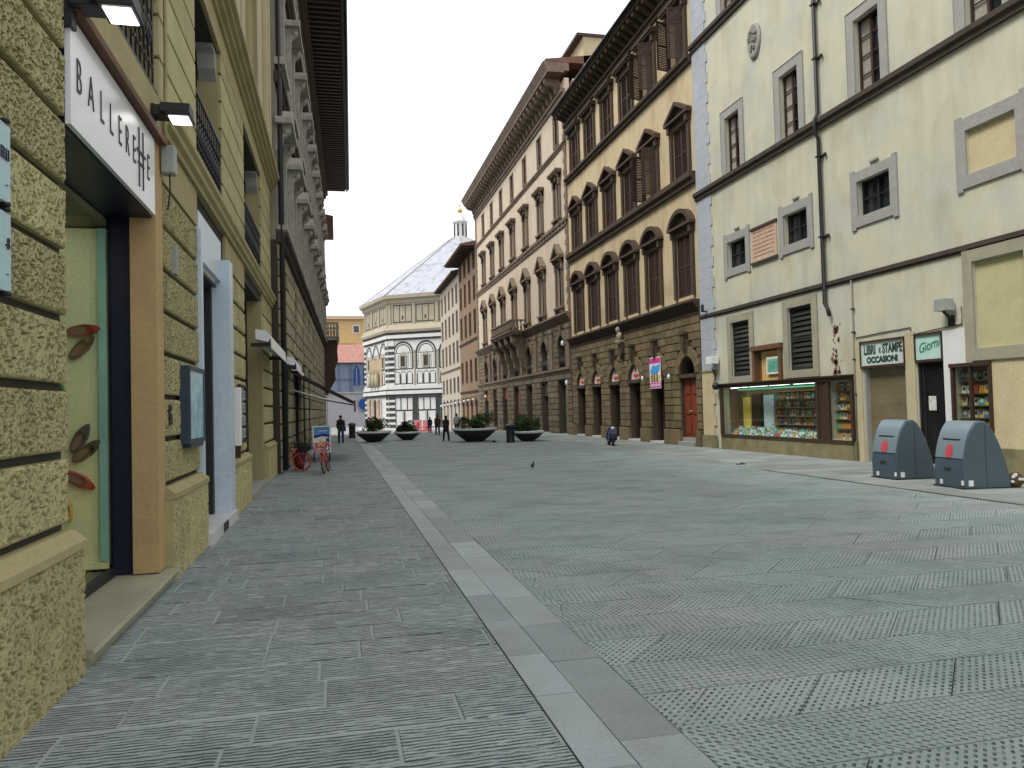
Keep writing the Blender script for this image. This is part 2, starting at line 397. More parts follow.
# ================================================================== GROUND
m_base = mk('dark_grey_bedding', (.10, .10, .095), bump=.2)
m_side = slab_mat('chiselled_grey_slab', 'groove', (.345, .42, .42), (.36, .395, .38))
m_street = slab_mat('pecked_grey_slab', 'peck', (.29, .375, .36), (.33, .365, .37))
m_kerb = mk('smooth_grey_slab', (.31, .36, .37), var=.08, rnd=.2, rough=.6, bump=.2, bs=50, tint=(.28, .31, .305), dirt=(.2, .215, .21))
m_rside = mk('plain_grey_slab', (.25, .28, .27), var=.12, rnd=.22, rough=.7, bump=.3, bs=40, tint=(.24, .265, .25))
m_far = mk('distant_grey_paving', (.24, .25, .26), var=.08, rough=.8, bump=.2)
m_earth = mk('outer_ground', (.22, .22, .21), bump=.1)

def terrain():
    mb = MB()
    ys = [-900, -30, 0, 20, 50, 112, 200, 1500]; xs = [-900, -4, 15, 900]
    for a, b in zip(ys, ys[1:]):
        for c, d in zip(xs, xs[1:]):
            mb.add([(c, a, gz(a) - .03), (d, a, gz(a) - .03), (d, b, gz(b) - .03), (c, b, gz(b) - .03)], [(0, 1, 2, 3)], .5)
    struct(mb.build('ground', m_earth))
terrain()
def slabs_rows(name, mat, x0, x1, y0, y1, rh, bl, gap, z=0., jit=.35):
    mb = MB(); y = y0
    while y < y1:
        h = rh * random.uniform(.92, 1.08); x = x0 - random.uniform(0, bl)
        while x < x1:
            w = bl * random.uniform(1 - jit, 1 + jit); a, b = max(x0, x), min(x1, x + w); x += w
            if b - a < .04: continue
            g = gap / 2; dz = random.uniform(-.002, .0015)
            X0, X1, Y0, Y1 = a + g, b - g, y + g, y + h - g; zt, bv = z + dz, .006
            ox, oy = random.uniform(0, 50), random.uniform(0, 50)
            vs = [(X0, Y0, z - .02), (X1, Y0, z - .02), (X1, Y1, z - .02), (X0, Y1, z - .02),
                  (X0, Y0, zt - bv), (X1, Y0, zt - bv), (X1, Y1, zt - bv), (X0, Y1, zt - bv),
                  (X0 + bv, Y0 + bv, zt), (X1 - bv, Y0 + bv, zt), (X1 - bv, Y1 - bv, zt), (X0 + bv, Y1 - bv, zt)]
            fs = [(0, 1, 5, 4), (1, 2, 6, 5), (2, 3, 7, 6), (3, 0, 4, 7), (4, 5, 9, 8), (5, 6, 10, 9), (6, 7, 11, 10), (7, 4, 8, 11), (8, 9, 10, 11)]
            uu = [[(vs[i][0] + ox, vs[i][1] + oy) for i in f] for f in fs]
            mb.add(vs, fs, None, 0, uu)
        y += h
    return struct(mb.build(name, mat, recalc=False))
slabs_rows('left_pavement', m_side, -2.3, 1.037, 1.6, 50, .40, .92, .014)
mb = MB(); mb.box(-2.3, 1.03, 1.6, 50, -.026, -.005); struct(mb.build('pavement_mortar', mk('pale_mortar', (.33, .37, .36), bump=.1)))
mb = MB()
for x0, x1, L_ in ((1.035, 1.277, .95), (1.279, 1.60, 1.05)):
    y = 1.2
    while y < 50:
        h = L_ * random.uniform(.75, 1.25); d = random.uniform(-.001, .002)
        mb.box(x0 + .0015, x1 - .0015, y + .003, y + h - .003, -.02, .002 + d); y += h
struct(mb.build('kerb', m_kerb, bevel=0))
# street: rows of skewed slabs, each row leaning the other way
mb = MB(); y = 1.0; sg = 1; X0, X1 = 1.606, 9.605
while y < 50:
    h = .50 * random.uniform(.95, 1.05); sg = -sg; sk = sg * h * .95; x = X0 - 1.2 + random.uniform(-.5, 0)
    dirv = Vector((sk, h)).normalized(); per = Vector((dirv.y, -dirv.x))
    while x < X1 + 1:
        w = .85 * random.uniform(.7, 1.3); g = .005
        def cl(a): return min(max(a, X0), X1)
        a0, b0, a1, b1 = cl(x + g), cl(x + w - g), cl(x + g + sk), cl(x + w - g + sk); x += w
        if b0 - a0 < .03 and b1 - a1 < .03: continue
        z = random.uniform(-.002, .001); vs = [(a0, y + g, z), (b0, y + g, z), (b1, y + h - g, z), (a1, y + h - g, z)]
        ox, oy = random.uniform(0, 30), random.uniform(0, 30)
        uu = [[(Vector((p[0], p[1] - y)).dot(dirv) + ox, Vector((p[0], p[1] - y)).dot(per) + oy) for p in vs]]
        mb.add(vs, [(0, 1, 2, 3)], None, 0, uu)
        for i, j in ((0, 1), (1, 2), (2, 3), (3, 0)):
            p, q = vs[i], vs[j]; mb.add([p, q, (q[0], q[1], -.02), (p[0], p[1], -.02)], [(3, 2, 1, 0)], .3, 0, [[(0, 0)] * 4])
    y += h
struct(mb.build('street', m_street, recalc=False))
slabs_rows('right_pavement', m_rside, 9.75, 13.35, -3, 50, .55, .95, .010)
mb = MB(); mb.box(9.61, 9.745, -4, 16.3, -.028, -.020); struct(mb.build('gutter', m_void))
mb = MB(); mb.box(9.615, 9.74, 16.3, 50, -.022, .0); struct(mb.build('street_edge', m_kerb))
mb = MB()
for a, b in ((50, 112), (112, 150)):
    mb.add([(-30, a, gz(a)), (45, a, gz(a)), (45, b, gz(b)), (-30, b, gz(b))], [(0, 1, 2, 3)], .5)
struct(mb.build('piazza_paving', m_far))

# ================================================================== LEFT PALACE (near): local x = Y, local y = into wall
XL = -1.68
LB = thing('rusticated_palace', 'yellow-olive rusticated stone palace at near left with shop openings and deep grooves between rough blocks', 'building', (XL, 0, 0), R(90))
def rough(mb, x0, x1, z0, z1, yf, res, amp, edge=.02, seed=0, y1=None, side=True):
    nx, nz_ = max(2, int((x1 - x0) / res)), max(2, int((z1 - z0) / res)); vs = []; fs = []
    for j in range(nz_ + 1):
        for i in range(nx + 1):
            x = x0 + (x1 - x0) * i / nx; z = z0 + (z1 - z0) * j / nz_
            e = min(x - x0, x1 - x, z - z0, z1 - z); k = min(1, e / edge); rnd = (1 - (1 - k) ** 2)
            n = noise.noise(Vector((x * 46, z * 58, seed))) ; n2 = noise.noise(Vector((x * 70 + 7, z * 70, seed + 3))); n3 = noise.noise(Vector((x * 3.1, z * 3.1, seed + 9)))
            pit = -min(1., max(0., (-.08 - n) * 8.)) * 1.7
            d = amp * (pit + .14 * n2) * (.4 + .6 * k) + .005 * n3
            vs.append((x, yf + edge * .9 * (1 - rnd) - d, z))
    for j in range(nz_):
        for i in range(nx):
            a = j * (nx + 1) + i; fs.append((a, a + 1, a + nx + 2, a + nx + 1))
    mb.add(vs, fs, None, 0)
    if y1 is None: y1 = yf + .10
    q = yf + edge * .9
    for s_, X in ((0, x0), (1, x1)):
        mb.add([(X, q - .004, z0), (X, y1, z0), (X, y1, z1), (X, q - .004, z1)], [(0, 1, 2, 3) if s_ else (3, 2, 1, 0)], .5, 0)
    mb.add([(x0, q - .004, z0), (x1, q - .004, z0), (x1, y1, z0), (x0, y1, z0)], [(0, 3, 2, 1)], .5, 0)
    mb.add([(x0, q - .004, z1), (x1, q - .004, z1), (x1, y1, z1), (x0, y1, z1)], [(0, 1, 2, 3)], .5, 0)
courses = [.925, 1.375, 1.80, 2.235, 2.66, 3.085, 3.52, 3.96, 4.42]
# core wall with the openings; its face lies at the bottom of the joints
ops = [(5.41, 8.10, -.0, 4.43), (10.2, 12.28, -.0, 4.25), (15.25, 18.75, 0, 4.2), (1.0, 2.6, .0, 4.2), (-3, -.6, 0, 4.2)]
up = [(5.41, 8.10, 4.75, 7.2), (10.2, 12.45, 4.75, 7.2), (15.4, 18.75, 4.75, 7.2), (.6, 2.6, 4.75, 7.2)]
mb = MB(); mb.wall(-6, 21.4, 0, 17, ops + up, .42, .035); mb.build('core_wall', m_groove, LB, recalc=False)
mb = MB(); mb.box(-5.99, 5.2, .46, 12, 0, 17); mb.box(5.2, 8.2, 1.62, 12, 0, 4.3); mb.box(5.2, 8.2, .46, 12, 4.3, 17); mb.box(8.2, 21.39, .46, 12, 0, 17); mb.build('rear_wall', m_pale, LB)
# piers
for nm, xa, xb, res in (('pier', 2.62, 5.40, .0092), ('pier', 8.16, 10.19, .014), ('pier', 12.66, 15.22, .03), ('pier', 18.78, 21.38, .035), ('pier', -.58, .98, .05)):
    mb = MB(); w = .10
    cs = courses[:] if xa < 5 else courses[:-1]
    for i, (a, b) in enumerate(zip(cs, cs[1:])):
        if xa == 2.62: cuts = [xa, 4.20 if i % 2 else 3.35, xb] if i % 2 else [xa, 3.5, xb]
        elif xb - xa > 2.2: cuts = [xa, (xa + xb) / 2 + (.3 if i % 2 else -.3), xb]
        else: cuts = [xa, xb]
        for c, d in zip(cuts, cuts[1:]):
            rough(mb, c + .008, d - .008, a + .028, b - .022, -.015, res, .022 if res < .03 else .010, seed=i * 3 + c, y1=.04)
    mb.build('rusticated_pier', m_rust, LB, recalc=False)
    mb = MB(); rough(mb, xa - .0, xb + .0, -.02, .79, -.105, res, .022 if res < .03 else .010, seed=xa, y1=.04, edge=.02)
    mb.build('plinth', m_rust, LB, recalc=False)
    mb = MB(); mb.profx([(.04, .79), (-.115, .79), (-.115, .84), (-.03, .905), (.04, .905)], xa - .008, xb + .008); mb.build('plinth_ledge', m_ystone, LB)
    if xa > 8:
        mb = MB(); mb.box(xa, xb, -.012, .03, 3.975, 4.42); mb.build('frieze', m_ystone, LB)
# shop opening 1: reveals, lintel, glass, threshold
mb = MB(); mb.box(7.86, 8.158, -.02, .21, .14, 4.42, .5); mb.build('jamb', m_tan, LB)
mb = MB(); mb.box(7.90, 8.03, .212, .40, .14, 4.2, .5); mb.box(5.3, 5.5, .212, .40, .14, 4.2); mb.box(5.42, 7.86, .01, .42, 3.50, 4.3); mb.build('shop_frame', mk('navy_frame_metal', (.012, .014, .03), rough=.4, bump=0), LB)
mb = MB(); mb.box(5.42, 8.15, -.09, .30, .0, .06); mb.profx([(-.13, .065), (.42, .065), (.42, .128), (-.13, .128), (-.145, .10)], 5.44, 8.13); mb.build('doorstep', mk('worn_green_grey_step', (.33, .32, .23), rough=.55, bump=.2, dirt=(.22, .22, .17)), LB)
mb = MB(); mb.box(5.42, 7.9, .36, .43, .132, .20); mb.build('window_rail', m_black, LB)
m_disp = mk('pale_cream_display_panel', (.90, .84, .44), var=.04, rough=.5, bump=0, tint=(.76, .84, .50))
mb = MB(); mb.box(7.93, 8.0, .43, 1.4, .23, 3.4); mb.box(7.90, 7.93, .43, 1.4, .20, .26); mb.build('display_panel', m_disp, LB)
mb = MB(); mb.box(7.90, 7.928, .432, .50, .27, 3.4); mb.build('display_edge', mk('teal_edge_strip', (.35, .62, .50), bump=0), LB)
mb = MB(); mb.box(5.6, 7.7, .9, 1.0, 3.36, 3.40); mb.build('added_display_light', m_lampw, LB)  # glowing strip added under the display ceiling to brighten the panel
mb = MB(); mb.box(5.3, 7.93, .43, 1.4, .12, .17); mb.box(5.3, 7.93, 1.4, 1.5, .12, 3.6); mb.box(5.3, 8.0, .43, 1.4, 3.42, 3.5); mb.build('display_floor', mk('olive_display_floor', (.2, .2, .11), bump=0), LB)
g = bpy.data.materials.new('clear_shop_glass'); g.use_nodes = True
_n = g.node_tree.nodes; _l = g.node_tree.links; _n.remove(_n['Principled BSDF'])
_t = _n.new('ShaderNodeBsdfTransparent'); _t.inputs[0].default_value = (.98, 1, .98, 1); _g = _n.new('ShaderNodeBsdfGlossy'); _g.inputs['Roughness'].default_value = .03
_m = _n.new('ShaderNodeMixShader'); _m.inputs[0].default_value = .10; _l.new(_t.outputs[0], _m.inputs[1]); _l.new(_g.outputs[0], _m.inputs[2]); _l.new(_m.outputs[0], _n['Material Output'].inputs[0])
m_clear = g
mb = MB(); mb.box(5.5, 7.9, .385, .393, .20, 3.42); mb.build('shop_glass', g, LB)
# shop name board
SG = thing('shop_sign', 'long white shop board reading BALLEREttE in thin dark letters above the near left shop window', 'sign', (XL, 5.42, 3.51), R(90))
mb = MB(); mb.box(.0, 2.36, -.035, .0, 0, .72); mb.build('board', m_white, SG)
mb = MB(); mb.profx([(-.10, .74), (-.10, .80), (-.04, .84), (.05, .84), (.05, .74)], -.02, 2.6); mb.build('head_moulding', mk('brown_moulding', (.16, .09, .06)), SG)
lets = [('B', .16), ('A', .42), ('L', .68), ('L', .92), ('E', 1.16), ('R', 1.38), ('E', 1.60), ('E', 2.10)]
for ch, x in lets: text('letter', ch, .34 if True else 0, m_ink, SG, (x, -.038, .36), FRONT, sx=.62, depth=.003, weight=-.004)
mb = MB()
for x in (1.76, 1.90): mb.box(x - .009, x + .009, -.044, -.036, .10, .62)
mb.box(1.68, 1.98, -.046, -.037, .40, .418); mb.box(1.72, 1.92, -.046, -.037, .30, .315); mb.build('crossed_letters', m_ink, SG)
# mouldings between ground floor and mezzanine
mb = MB()
mb.profx([(.04, 4.43), (-.05, 4.43), (-.05, 4.50), (-.10, 4.53), (-.10, 4.60), (-.14, 4.64), (-.14, 4.70), (.04, 4.72)], 8.16, 21.42); mb.build('string_course', m_ystone, LB)
mb = MB(); mb.profx([(.04, 4.43), (-.03, 4.43), (-.03, 4.72), (.04, 4.72)], -6, 8.155); mb.build('lintel_band', m_ystone, LB)
# mezzanine piers: smooth with joints
mb = MB()
for xa, xb in ((-6, .6), (2.62, 5.40), (8.12, 10.19), (12.47, 15.38), (18.77, 21.4)):
    z = 4.75
    while z < 7.5:
        zz = min(z + .43, 7.56); mb.box(xa + .0, xb - .0, -.015, .04, z + .012, zz - .02); z += .43
    mb.build('mezzanine_pier', m_rust, LB, bevel=.008); mb = MB()
for xa, xb, za, zb in up:
    mb.box(xb - .015, xb + .0, .03, .44, za, zb); mb.build('mezzanine_jamb', m_ystone, LB); mb = MB()
mb = MB(); mb.box(-6, 21.4, -.02, .04, 7.22, 7.58, .5); mb.build('upper_frieze', m_ystone, LB)
mb = MB(); cornice(mb, -6, 21.45, 7.58, 7.98, .27, 4); mb.build('cornice_ledge', m_ystone, LB)
for i, (xa, xb, za, zb) in enumerate(up):
    mb = MB(); mb.box(xa, xb, .38, .40, za, zb); w = mb.build('window', m_glass, LB)
    mb = MB()
    for q in range(4): mb.box(xa + (xb - xa) * q / 3 - .03, xa + (xb - xa) * q / 3 + .03, .33, .378, za, zb)
    mb.box(xa + .03, xb - .03, .34, .376, za + 1.5, za + 1.56); mb.build('sash', m_dkwood, w)
    mb = MB(); mb.box(xa, xb, -.0, .03, za + 1.0, za + 1.04); mb.box(xa, xb, .0, .03, za + .03, za + .06)
    for q in range(int((xb - xa) / .16)):
        x = xa + .08 + q * .16; mb.ring((x, .015, za + .3), .075, .010, n=12, k=4); mb.ring((x, .015, za + .72), .075, .010, n=12, k=4); mb.tube([(x + .08, .015, za + .05), (x + .08, .015, za + 1.0)], .010, 5)
        mb.tube([(x - .07, .015, za + .4), (x + .07, .015, za + .62)], .010, 4); mb.tube([(x + .07, .015, za + .4), (x - .07, .015, za + .62)], .010, 4)
    mb.build('railing', m_black, w)
    mb = MB()
    mb.prism([(xb - .36, zb), (xb - .36, zb - .06), (xb - .22, zb - .1), (xb - .16, zb - .3), (xb - .04, zb - .42), (xb - .02, zb - .45), (xb - .02, zb)], .05, .3); mb.build('carved_bracket', m_grey, LB)
# upper storeys over the ledge
mb = MB(); wops = [(x - .65, x + .65, z, z + 2.4) for x in (1.5, 6.7, 11.4, 16.9) for z in (8.7, 12.9)]
mb.wall(-6, 21.4, 7.98, 17, wops, .3, -.02, sides=True); mb.build('upper_wall', m_pale, LB, recalc=False)
def pal_win(b):
    mb = MB()
    for s_ in (-1, 1): mb.box(s_ * .66, s_ * .84, -.10, -.0, -.1, 2.5)
    mb.box(-.9, .9, -.13, 0, -.22, -.1); mb.box(-.84, .84, -.11, 0, 2.5, 2.72)
    o = mb.build('window', m_ystone, b)
    mb = MB(); cornice(mb, -.98, .98, 2.72, 2.95, .3, 3); mb.build('hood', m_ystone, o)
    mb = MB(); mb.box(-.65, .65, .2, .22, 0, 2.4); mb.build('pane', m_glass, o)
    mb = MB(); sash(mb, 1.3, 2.4, .13); mb.build('sash', m_dkwood, o); return o
for x in (1.5, 6.7, 11.4, 16.9):
    for z in (8.7, 12.9): window(LB, 'pal', x, z, pal_win)
for x in (-1.2, 4.1, 8.95, 9.6, 14.0, 14.7, 20.0, 20.8):
    mb = MB(); mb.box(x - .2, x + .2, -.12, -.025, 8.0, 16.2); mb.box(x - .24, x + .24, -.16, -.03, 8.0, 8.3); mb.box(x - .25, x + .25, -.17, -.03, 16.0, 16.25)
    mb.build('pilaster', m_pale, LB)
mb = MB(); cornice(mb, -6, 21.45, 16.3, 17.0, .7, 4); mb.build('top_cornice', m_ystone, LB)
mb = MB(); mb.profx([(-.75, 17.01), (12, 17.01), (5.5, 18.6)], -6, 21.42); mb.build('roof', m_roof, LB)
# marble shop doorway
mb = MB(); mb.box(12.255, 12.64, -.12, .33, .12, 3.95); mb.box(10.20, 10.34, -.05, .33, .12, 3.95); mb.box(10.34, 12.28, .0, .33, 3.62, 4.22); mb.build('marble_jamb', m_blumar, LB)
mb = MB(); mb.box(10.12, 12.66, -.15, .4, .0, .145); mb.build('marble_step', m_marble, LB)
mb = MB(); mb.box(11.1, 11.55, -.156, -.151, .012, .135); mb.build('dark_step_inlay', m_black, LB)
mb = MB(); mb.box(10.34, 12.28, .30, .34, .15, 3.6); mb.build('shop_door_glass', mk('teal_tinted_glass', (.03, .16, .18), rough=.05, bump=0, spec=.7), LB)
mb = MB()
mb.box(12.12, 12.254, .13, .30, .15, 3.6)
for x in (10.42, 11.3): mb.box(x - .05, x + .05, .25, .30, .15, 3.6)
mb.box(10.4, 12.2, .25, .30, 2.5, 2.58); mb.build('door_frame', m_black, LB)
# third opening
mb = MB(); mb.box(18.45, 18.78, -.01, .38, .1, 4.2); mb.build('jamb', m_ystone, LB)
mb = MB(); mb.box(15.2, 18.8, -.12, .4, 0, .11); mb.build('doorstep', m_grey, LB)
mb = MB(); mb.box(15.3, 18.45, .38, .40, .1, 4.2); mb.build('shop_glass', m_glass, LB)
mb = MB()
for x in (15.4, 16.4, 17.4, 18.4): mb.box(x - .05, x + .05, .3, .378, .1, 4.2)
mb.box(15.4, 18.4, .3, .376, 2.6, 2.75); mb.build('door_frame', m_dkwood, LB)
mb = MB(); mb.box(1.0, 2.6, .38, .40, 0, 4.2); mb.box(-3, -.6, .38, .40, 0, 4.2); mb.build('shop_glass', m_glass, LB)

# things on the left wall
def shoe(x, z, ang, mat, label, ln=.31, inner=None, tilt=0):
    t = thing('ballet_shoe', label, 'shoe', (XL - x, 7.925, z), 0, 'flat ballet shoes pinned on the display panel')
    t.rotation_euler = (0, R(-ang), 0)
    mb = MB(); n = 18; prof = []
    for k in range(n):
        a = 2 * math.pi * k / n; c, s_ = math.cos(a), math.sin(a)
        w = .056 if c < 0 else .064 - .014 * c; prof.append((c * ln / 2, s_ * w * (1 - .12 * c)))
    vs = []
    for yy, sc in ((-.0, .92), (-.018, 1.0), (-.05, .96), (-.062, .80)):
        vs += [(px * sc, yy, pz * sc) for px, pz in prof]
    fs = [(k * n + i, k * n + (i + 1) % n, (k + 1) * n + (i + 1) % n, (k + 1) * n + i) for k in range(3) for i in range(n)] + [tuple(range(n))]
    mb.add(vs, fs, .5, 0, smooth=True)
    mb.add([(px * .93, -.060 + .0, pz * .93) for px, pz in prof if px > ln * .12], [tuple(range(len([1 for px, pz in prof if px > ln * .12])))], .5)
    mb.build('upper', mat, t)
    mb = MB(); mb.add([(px * .50 - ln * .12, -.064, pz * .52) for px, pz in prof], [tuple(range(n))], .5); mb.build('insole', inner or mk('brown_insole', (.16, .09, .06), bump=0), t)
    mb = MB(); mb.ring((ln * .22, -.066, 0), .014, .005, n=10, k=4); mb.build('bow', mat, t)
sh_red = mk('dark_red_leather', (.40, .05, .03), rough=.4, bump=0); sh_bl = mk('dark_blue_leather', (.02, .03, .07), rough=.35, bump=0)
sh_br = mk('bronze_leather', (.13, .09, .05), rough=.4, bump=0); sh_yl = mk('yellow_leather', (.6, .4, .05), rough=.4, bump=0); sh_gn = mk('green_leather', (.02, .25, .08), rough=.4, bump=0)
shoe(.63, 2.43, 8, sh_red, 'dark red ballet shoe lying level, highest on the pale green display panel')
shoe(.64, 2.27, 48, sh_br, 'bronze ballet shoe tilted upwards just below the highest red shoe')
shoe(.66, 1.42, 62, sh_bl, 'dark blue ballet shoe tilted steeply beside a bronze one')
shoe(.61, 1.30, 40, sh_br, 'bronze ballet shoe tilted below the dark blue one')
shoe(.67, 1.03, -32, sh_red, 'dark red ballet shoe pointing down, under the blue and bronze pair')
shoe(.80, .80, -70, sh_yl, 'yellow ballet shoe, lowest on the display panel, half hidden by the pier')
shoe(.84, 1.86, -75, sh_gn, 'green ballet shoe at the panel edge, half hidden by the rough pier')

def plaque(z, h, label, wtxt, small):
    t = thing('wall_plaque', label, 'plaque', (XL, 3.78, z), R(90), 'pale blue plaques on the near pier')
    mb = MB(); mb.box(0, .58, -.075, -.06, 0, h); mb.build('plate', mk('pale_blue_enamel', (.42, .60, .66), var=.04, rough=.3, bump=0, spec=.5), t, bevel=.003)
    for x in (.06, .52):
        for zz in (-.012, h + .012): mb = MB(); mb.lathe([(.012, -.095), (.014, -.08), (.014, -.045)], (x, 0, zz), 8, axis='y'); mb.build('fixing_bolt', m_black, t)
    text('lettering', wtxt, .085, m_ink, t, (.555, -.078, h * .60), FRONT, sx=.7, align='RIGHT')
    text('small_lettering', small, .03, m_ink, t, (.54, -.078, h * .22), FRONT, sx=.7, align='RIGHT')
plaque(2.70, .40, 'upper pale blue wall plaque ending in ELLI on the near rough pier', 'ELLI', '—')
plaque(2.25, .40, 'lower pale blue wall plaque ending in -8 on the near rough pier', '-8', '—')
def flood(Y, z, label, p=.62):
    t = thing('floodlight', label, 'lamp', (XL, Y, z), R(90), 'black floodlights over the near shop')
    mb = MB(); mb.box(-.05, .05, -.06, .02, -.12, .12); mb.tube([(0, -.05, 0), (0, -p * .5, .05), (0, -p, 0)], .022, 6); mb.tube([(0, -.05, .08), (.03, -p * .4, .16), (.04, -p, .06)], .008, 5); mb.build('arm', m_black, t)
    mb = MB(); mb.prism([(-.13, .02), (.13, .02), (.10, .12), (-.10, .12)], -p - .10, -p + .16); mb.box(-.14, .14, -p - .11, -p + .11, -.01, .02); mb.box(-.09, .09, -p + .1, -.05, .0, .10)
    h = mb.build('housing', m_black, t, bevel=.006)
    mb = MB(); mb.box(-.11, .11, -p - .085, -p + .085, -.020, -.012); mb.build('lens', m_lampw, t)
flood(5.42, 4.26, 'black floodlight with lit white lens, nearest one over the white shop board', .34)
flood(7.72, 4.42, 'black floodlight with lit white lens, farther one over the white shop board', .28)
mb = MB(); mb.tube([(0, -.07, 4.3), (0, -.07, 4.5), (.0, -.08, 5.2), (0, -.08, 7.5)], .018, 6)
o = mb.build('cable_conduit', m_ystone, None, (XL, 8.1, 0), rot=R(90)); tag(o, 'thin yellow conduit running up the wall beside the second floodlight', 'conduit')
t = thing('junction_box', 'small grey electric box hanging under the conduit beside the white shop board', 'electric box', (XL, 8.12, 4.0), R(90))
mb = MB(); mb.box(-.07, .07, -.16, -.03, .0, .28); mb.build('case', mk('grey_plastic', (.3, .32, .3), rough=.5, bump=0), t, bevel=.01)
mb = MB(); mb.tube([(0, -.1, 0), (.02, -.1, -.15), (0, -.08, -.35)], .008, 5); mb.build('cable', m_black, t)
t = thing('display_case', 'dark framed display case with blue poster on the rough pier before the marble doorway', 'display case', (XL, 8.98, 1.30), R(90))
mb = MB(); mb.box(0, .06, -.11, -.0, 0, .86); mb.box(.94, 1.0, -.11, 0, 0, .86); mb.box(.06, .94, -.11, 0, 0, .05); mb.box(.06, .94, -.11, 0, .81, .86); mb.box(.06, .94, -.04, 0, .05, .81); mb.box(.1, .9, -.1, -.02, -.05, -.002); mb.build('case_frame', mk('dark_blue_grey_metal', (.04, .06, .08), rough=.4, bump=0), t)
mb = MB(); mb.box(.06, .94, -.10, -.09, .05, .81)
mp = mk('blue_poster_paper', (.12, .42, .58), var=.35, scale=3.5, rough=.2, bump=0, spec=.5, tint=(.5, .7, .75), fine=.05); mb.build('poster', mp, t)
t = thing('doorbell_panel', 'small dark doorbell panel on the rough pier left of the blue display case', 'doorbell', (XL, 8.35, 1.52), R(90))
mb = MB(); mb.box(0, .11, -.035, .0, 0, .2); mb.build('plate', m_black, t, bevel=.004)
mb = MB(); mb.lathe([(.022, -.045), (.022, -.03)], (.055, 0, .12), 10, axis='y'); mb.build('button', m_grey, t)
t = thing('light_box', 'tall narrow white light box on the pier after the marble doorway', 'light box', (XL, 13.2, 1.10), R(90))
mb = MB(); mb.box(0, .10, -.15, -.02, 0, .95); mb.build('case', m_white, t, bevel=.01)
mb = MB(); mb.box(.02, .08, -.13, -.02, -.2, -.002); mb.build('bracket', m_dkwood, t)
t = thing('ornate_panel', 'grey carved openwork panel beside the tall narrow white light box', 'panel', (XL, 13.6, 1.12), R(90))
mb = MB(); mb.box(0, .9, -.10, -.05, 0, .05); mb.box(0, .9, -.10, -.05, .95, 1.0); mb.box(0, .05, -.1, -.05, .05, .95); mb.box(.85, .9, -.1, -.05, .05, .95)
mb.build('frame', m_black, t)
mb = MB()
for i in range(4):
    for j in range(4): mb.ring((.16 + i * .19, -.075, .16 + j * .22), .08, .018, n=12, k=5); mb.sph((.16 + i * .19, -.075, .16 + j * .22), .03, .02, .03, 8)
mb.build('scrollwork', m_grey, t)
t = thing('marble_shop_sign', 'small white lit sign above the marble doorway glass', 'sign', (XL, 10.36, 3.45), R(90))
mb = MB(); mb.box(0, 1.7, .06, .2, .10, .5); mb.build('board', m_white, t)
mb = MB(); mb.box(.0, 1.7, .04, .2, .05, .095); mb.build('trim', m_black, t)
mb = MB(); mb.box(0, .12, -.06, -.01, 0, .3); o = mb.build('street_number_plate', m_grey, None, (XL, 8.6, 3.1), rot=R(90)); tag(o, 'small grey number plate on the rough pier under the conduit box', 'number plate')

# ================================================================== RIGHT SIDE (x along = YR - Y, y into wall)
XR = 13.0
def rb(name, label, Y1, dx=0.): return thing(name, label, 'building', (XR + dx, Y1, gz(Y1)), R(-90))
# ---------------- R1 cream palace, x = 25.8 - Y
B = rb('plaster_palace', 'cream plastered palace on the right with bookshop, blind windows and three string courses', 25.8)
U = lambda Y: 25.8 - Y
ops = [(U(23.63), U(22.46), 6.08, 6.98), (U(20.26), U(19.1), 6.15, 7.06), (U(16.95), U(15.76), 6.2, 7.11), (U(13.48), U(12.26), 6.23, 7.17),
       (U(23.6), U(22.42), 2.45, 4.26), (U(20.24), U(19.06), 2.48, 4.31), (U(13.45), U(12.2), 2.58, 4.40), (U(22.2), U(20.6), 2.2, 3.28),
       (U(24.35), U(18.95), .46, 2.1), (U(18.4), U(17.45), .53, 2.08), (U(17.03), U(15.52), .0, 3.02), (U(15.17), U(14.37), .0, 3.0), (U(14.1), U(13.14), .85, 2.25)]
for c in (23.07, 19.78, 16.4, 12.9, 9.4, 6): ops += [(U(c) - .46, U(c) + .46, 9.28, 11.2), (U(c) - .46, U(c) + .46, 14.75, 16.6)]
mb = MB(); mb.wall(0, 24, 0, 18.6, ops, .26, 0); mb.build('wall', m_r1, B, recalc=False)
mb = MB(); mb.box(.01, 23.99, .65, 12, 0, 18.6); mb.build('rear_wall', m_r1, B)
mb = MB(); mb.profx([(-1.1, 18.62), (12.5, 18.62), (12.5, 18.75), (5.5, 20.3), (-1.1, 18.8)], -.01, 24); mb.build('roof', m_roof, B)
mb = MB(); mb.box(0, .1, -1.0, .0, 18.45, 18.6); rep(mb, 'rafter', m_dkwood, B, [.2 + .6 * i for i in range(40)])
def string(b, x0, x1, z, h, p, m):
    mb = MB(); mb.profx([(.03, z), (-p * .55, z), (-p * .55, z + h * .4), (-p, z + h * .55), (-p, z + h), (.03, z + h + .01)], x0, x1); return mb.build('string_course', m, b)
string(B, -.02, 24, 8.98, .27, .16, m_dkline); string(B, -.02, 24, 14.45, .28, .16, m_dkline)
mb = MB(); mb.box(-.02, 24, -.07, .01, 4.68, 4.78); mb.box(-.02, 24, -.035, .01, 4.63, 4.68); mb.build('string_course', m_dkline, B)
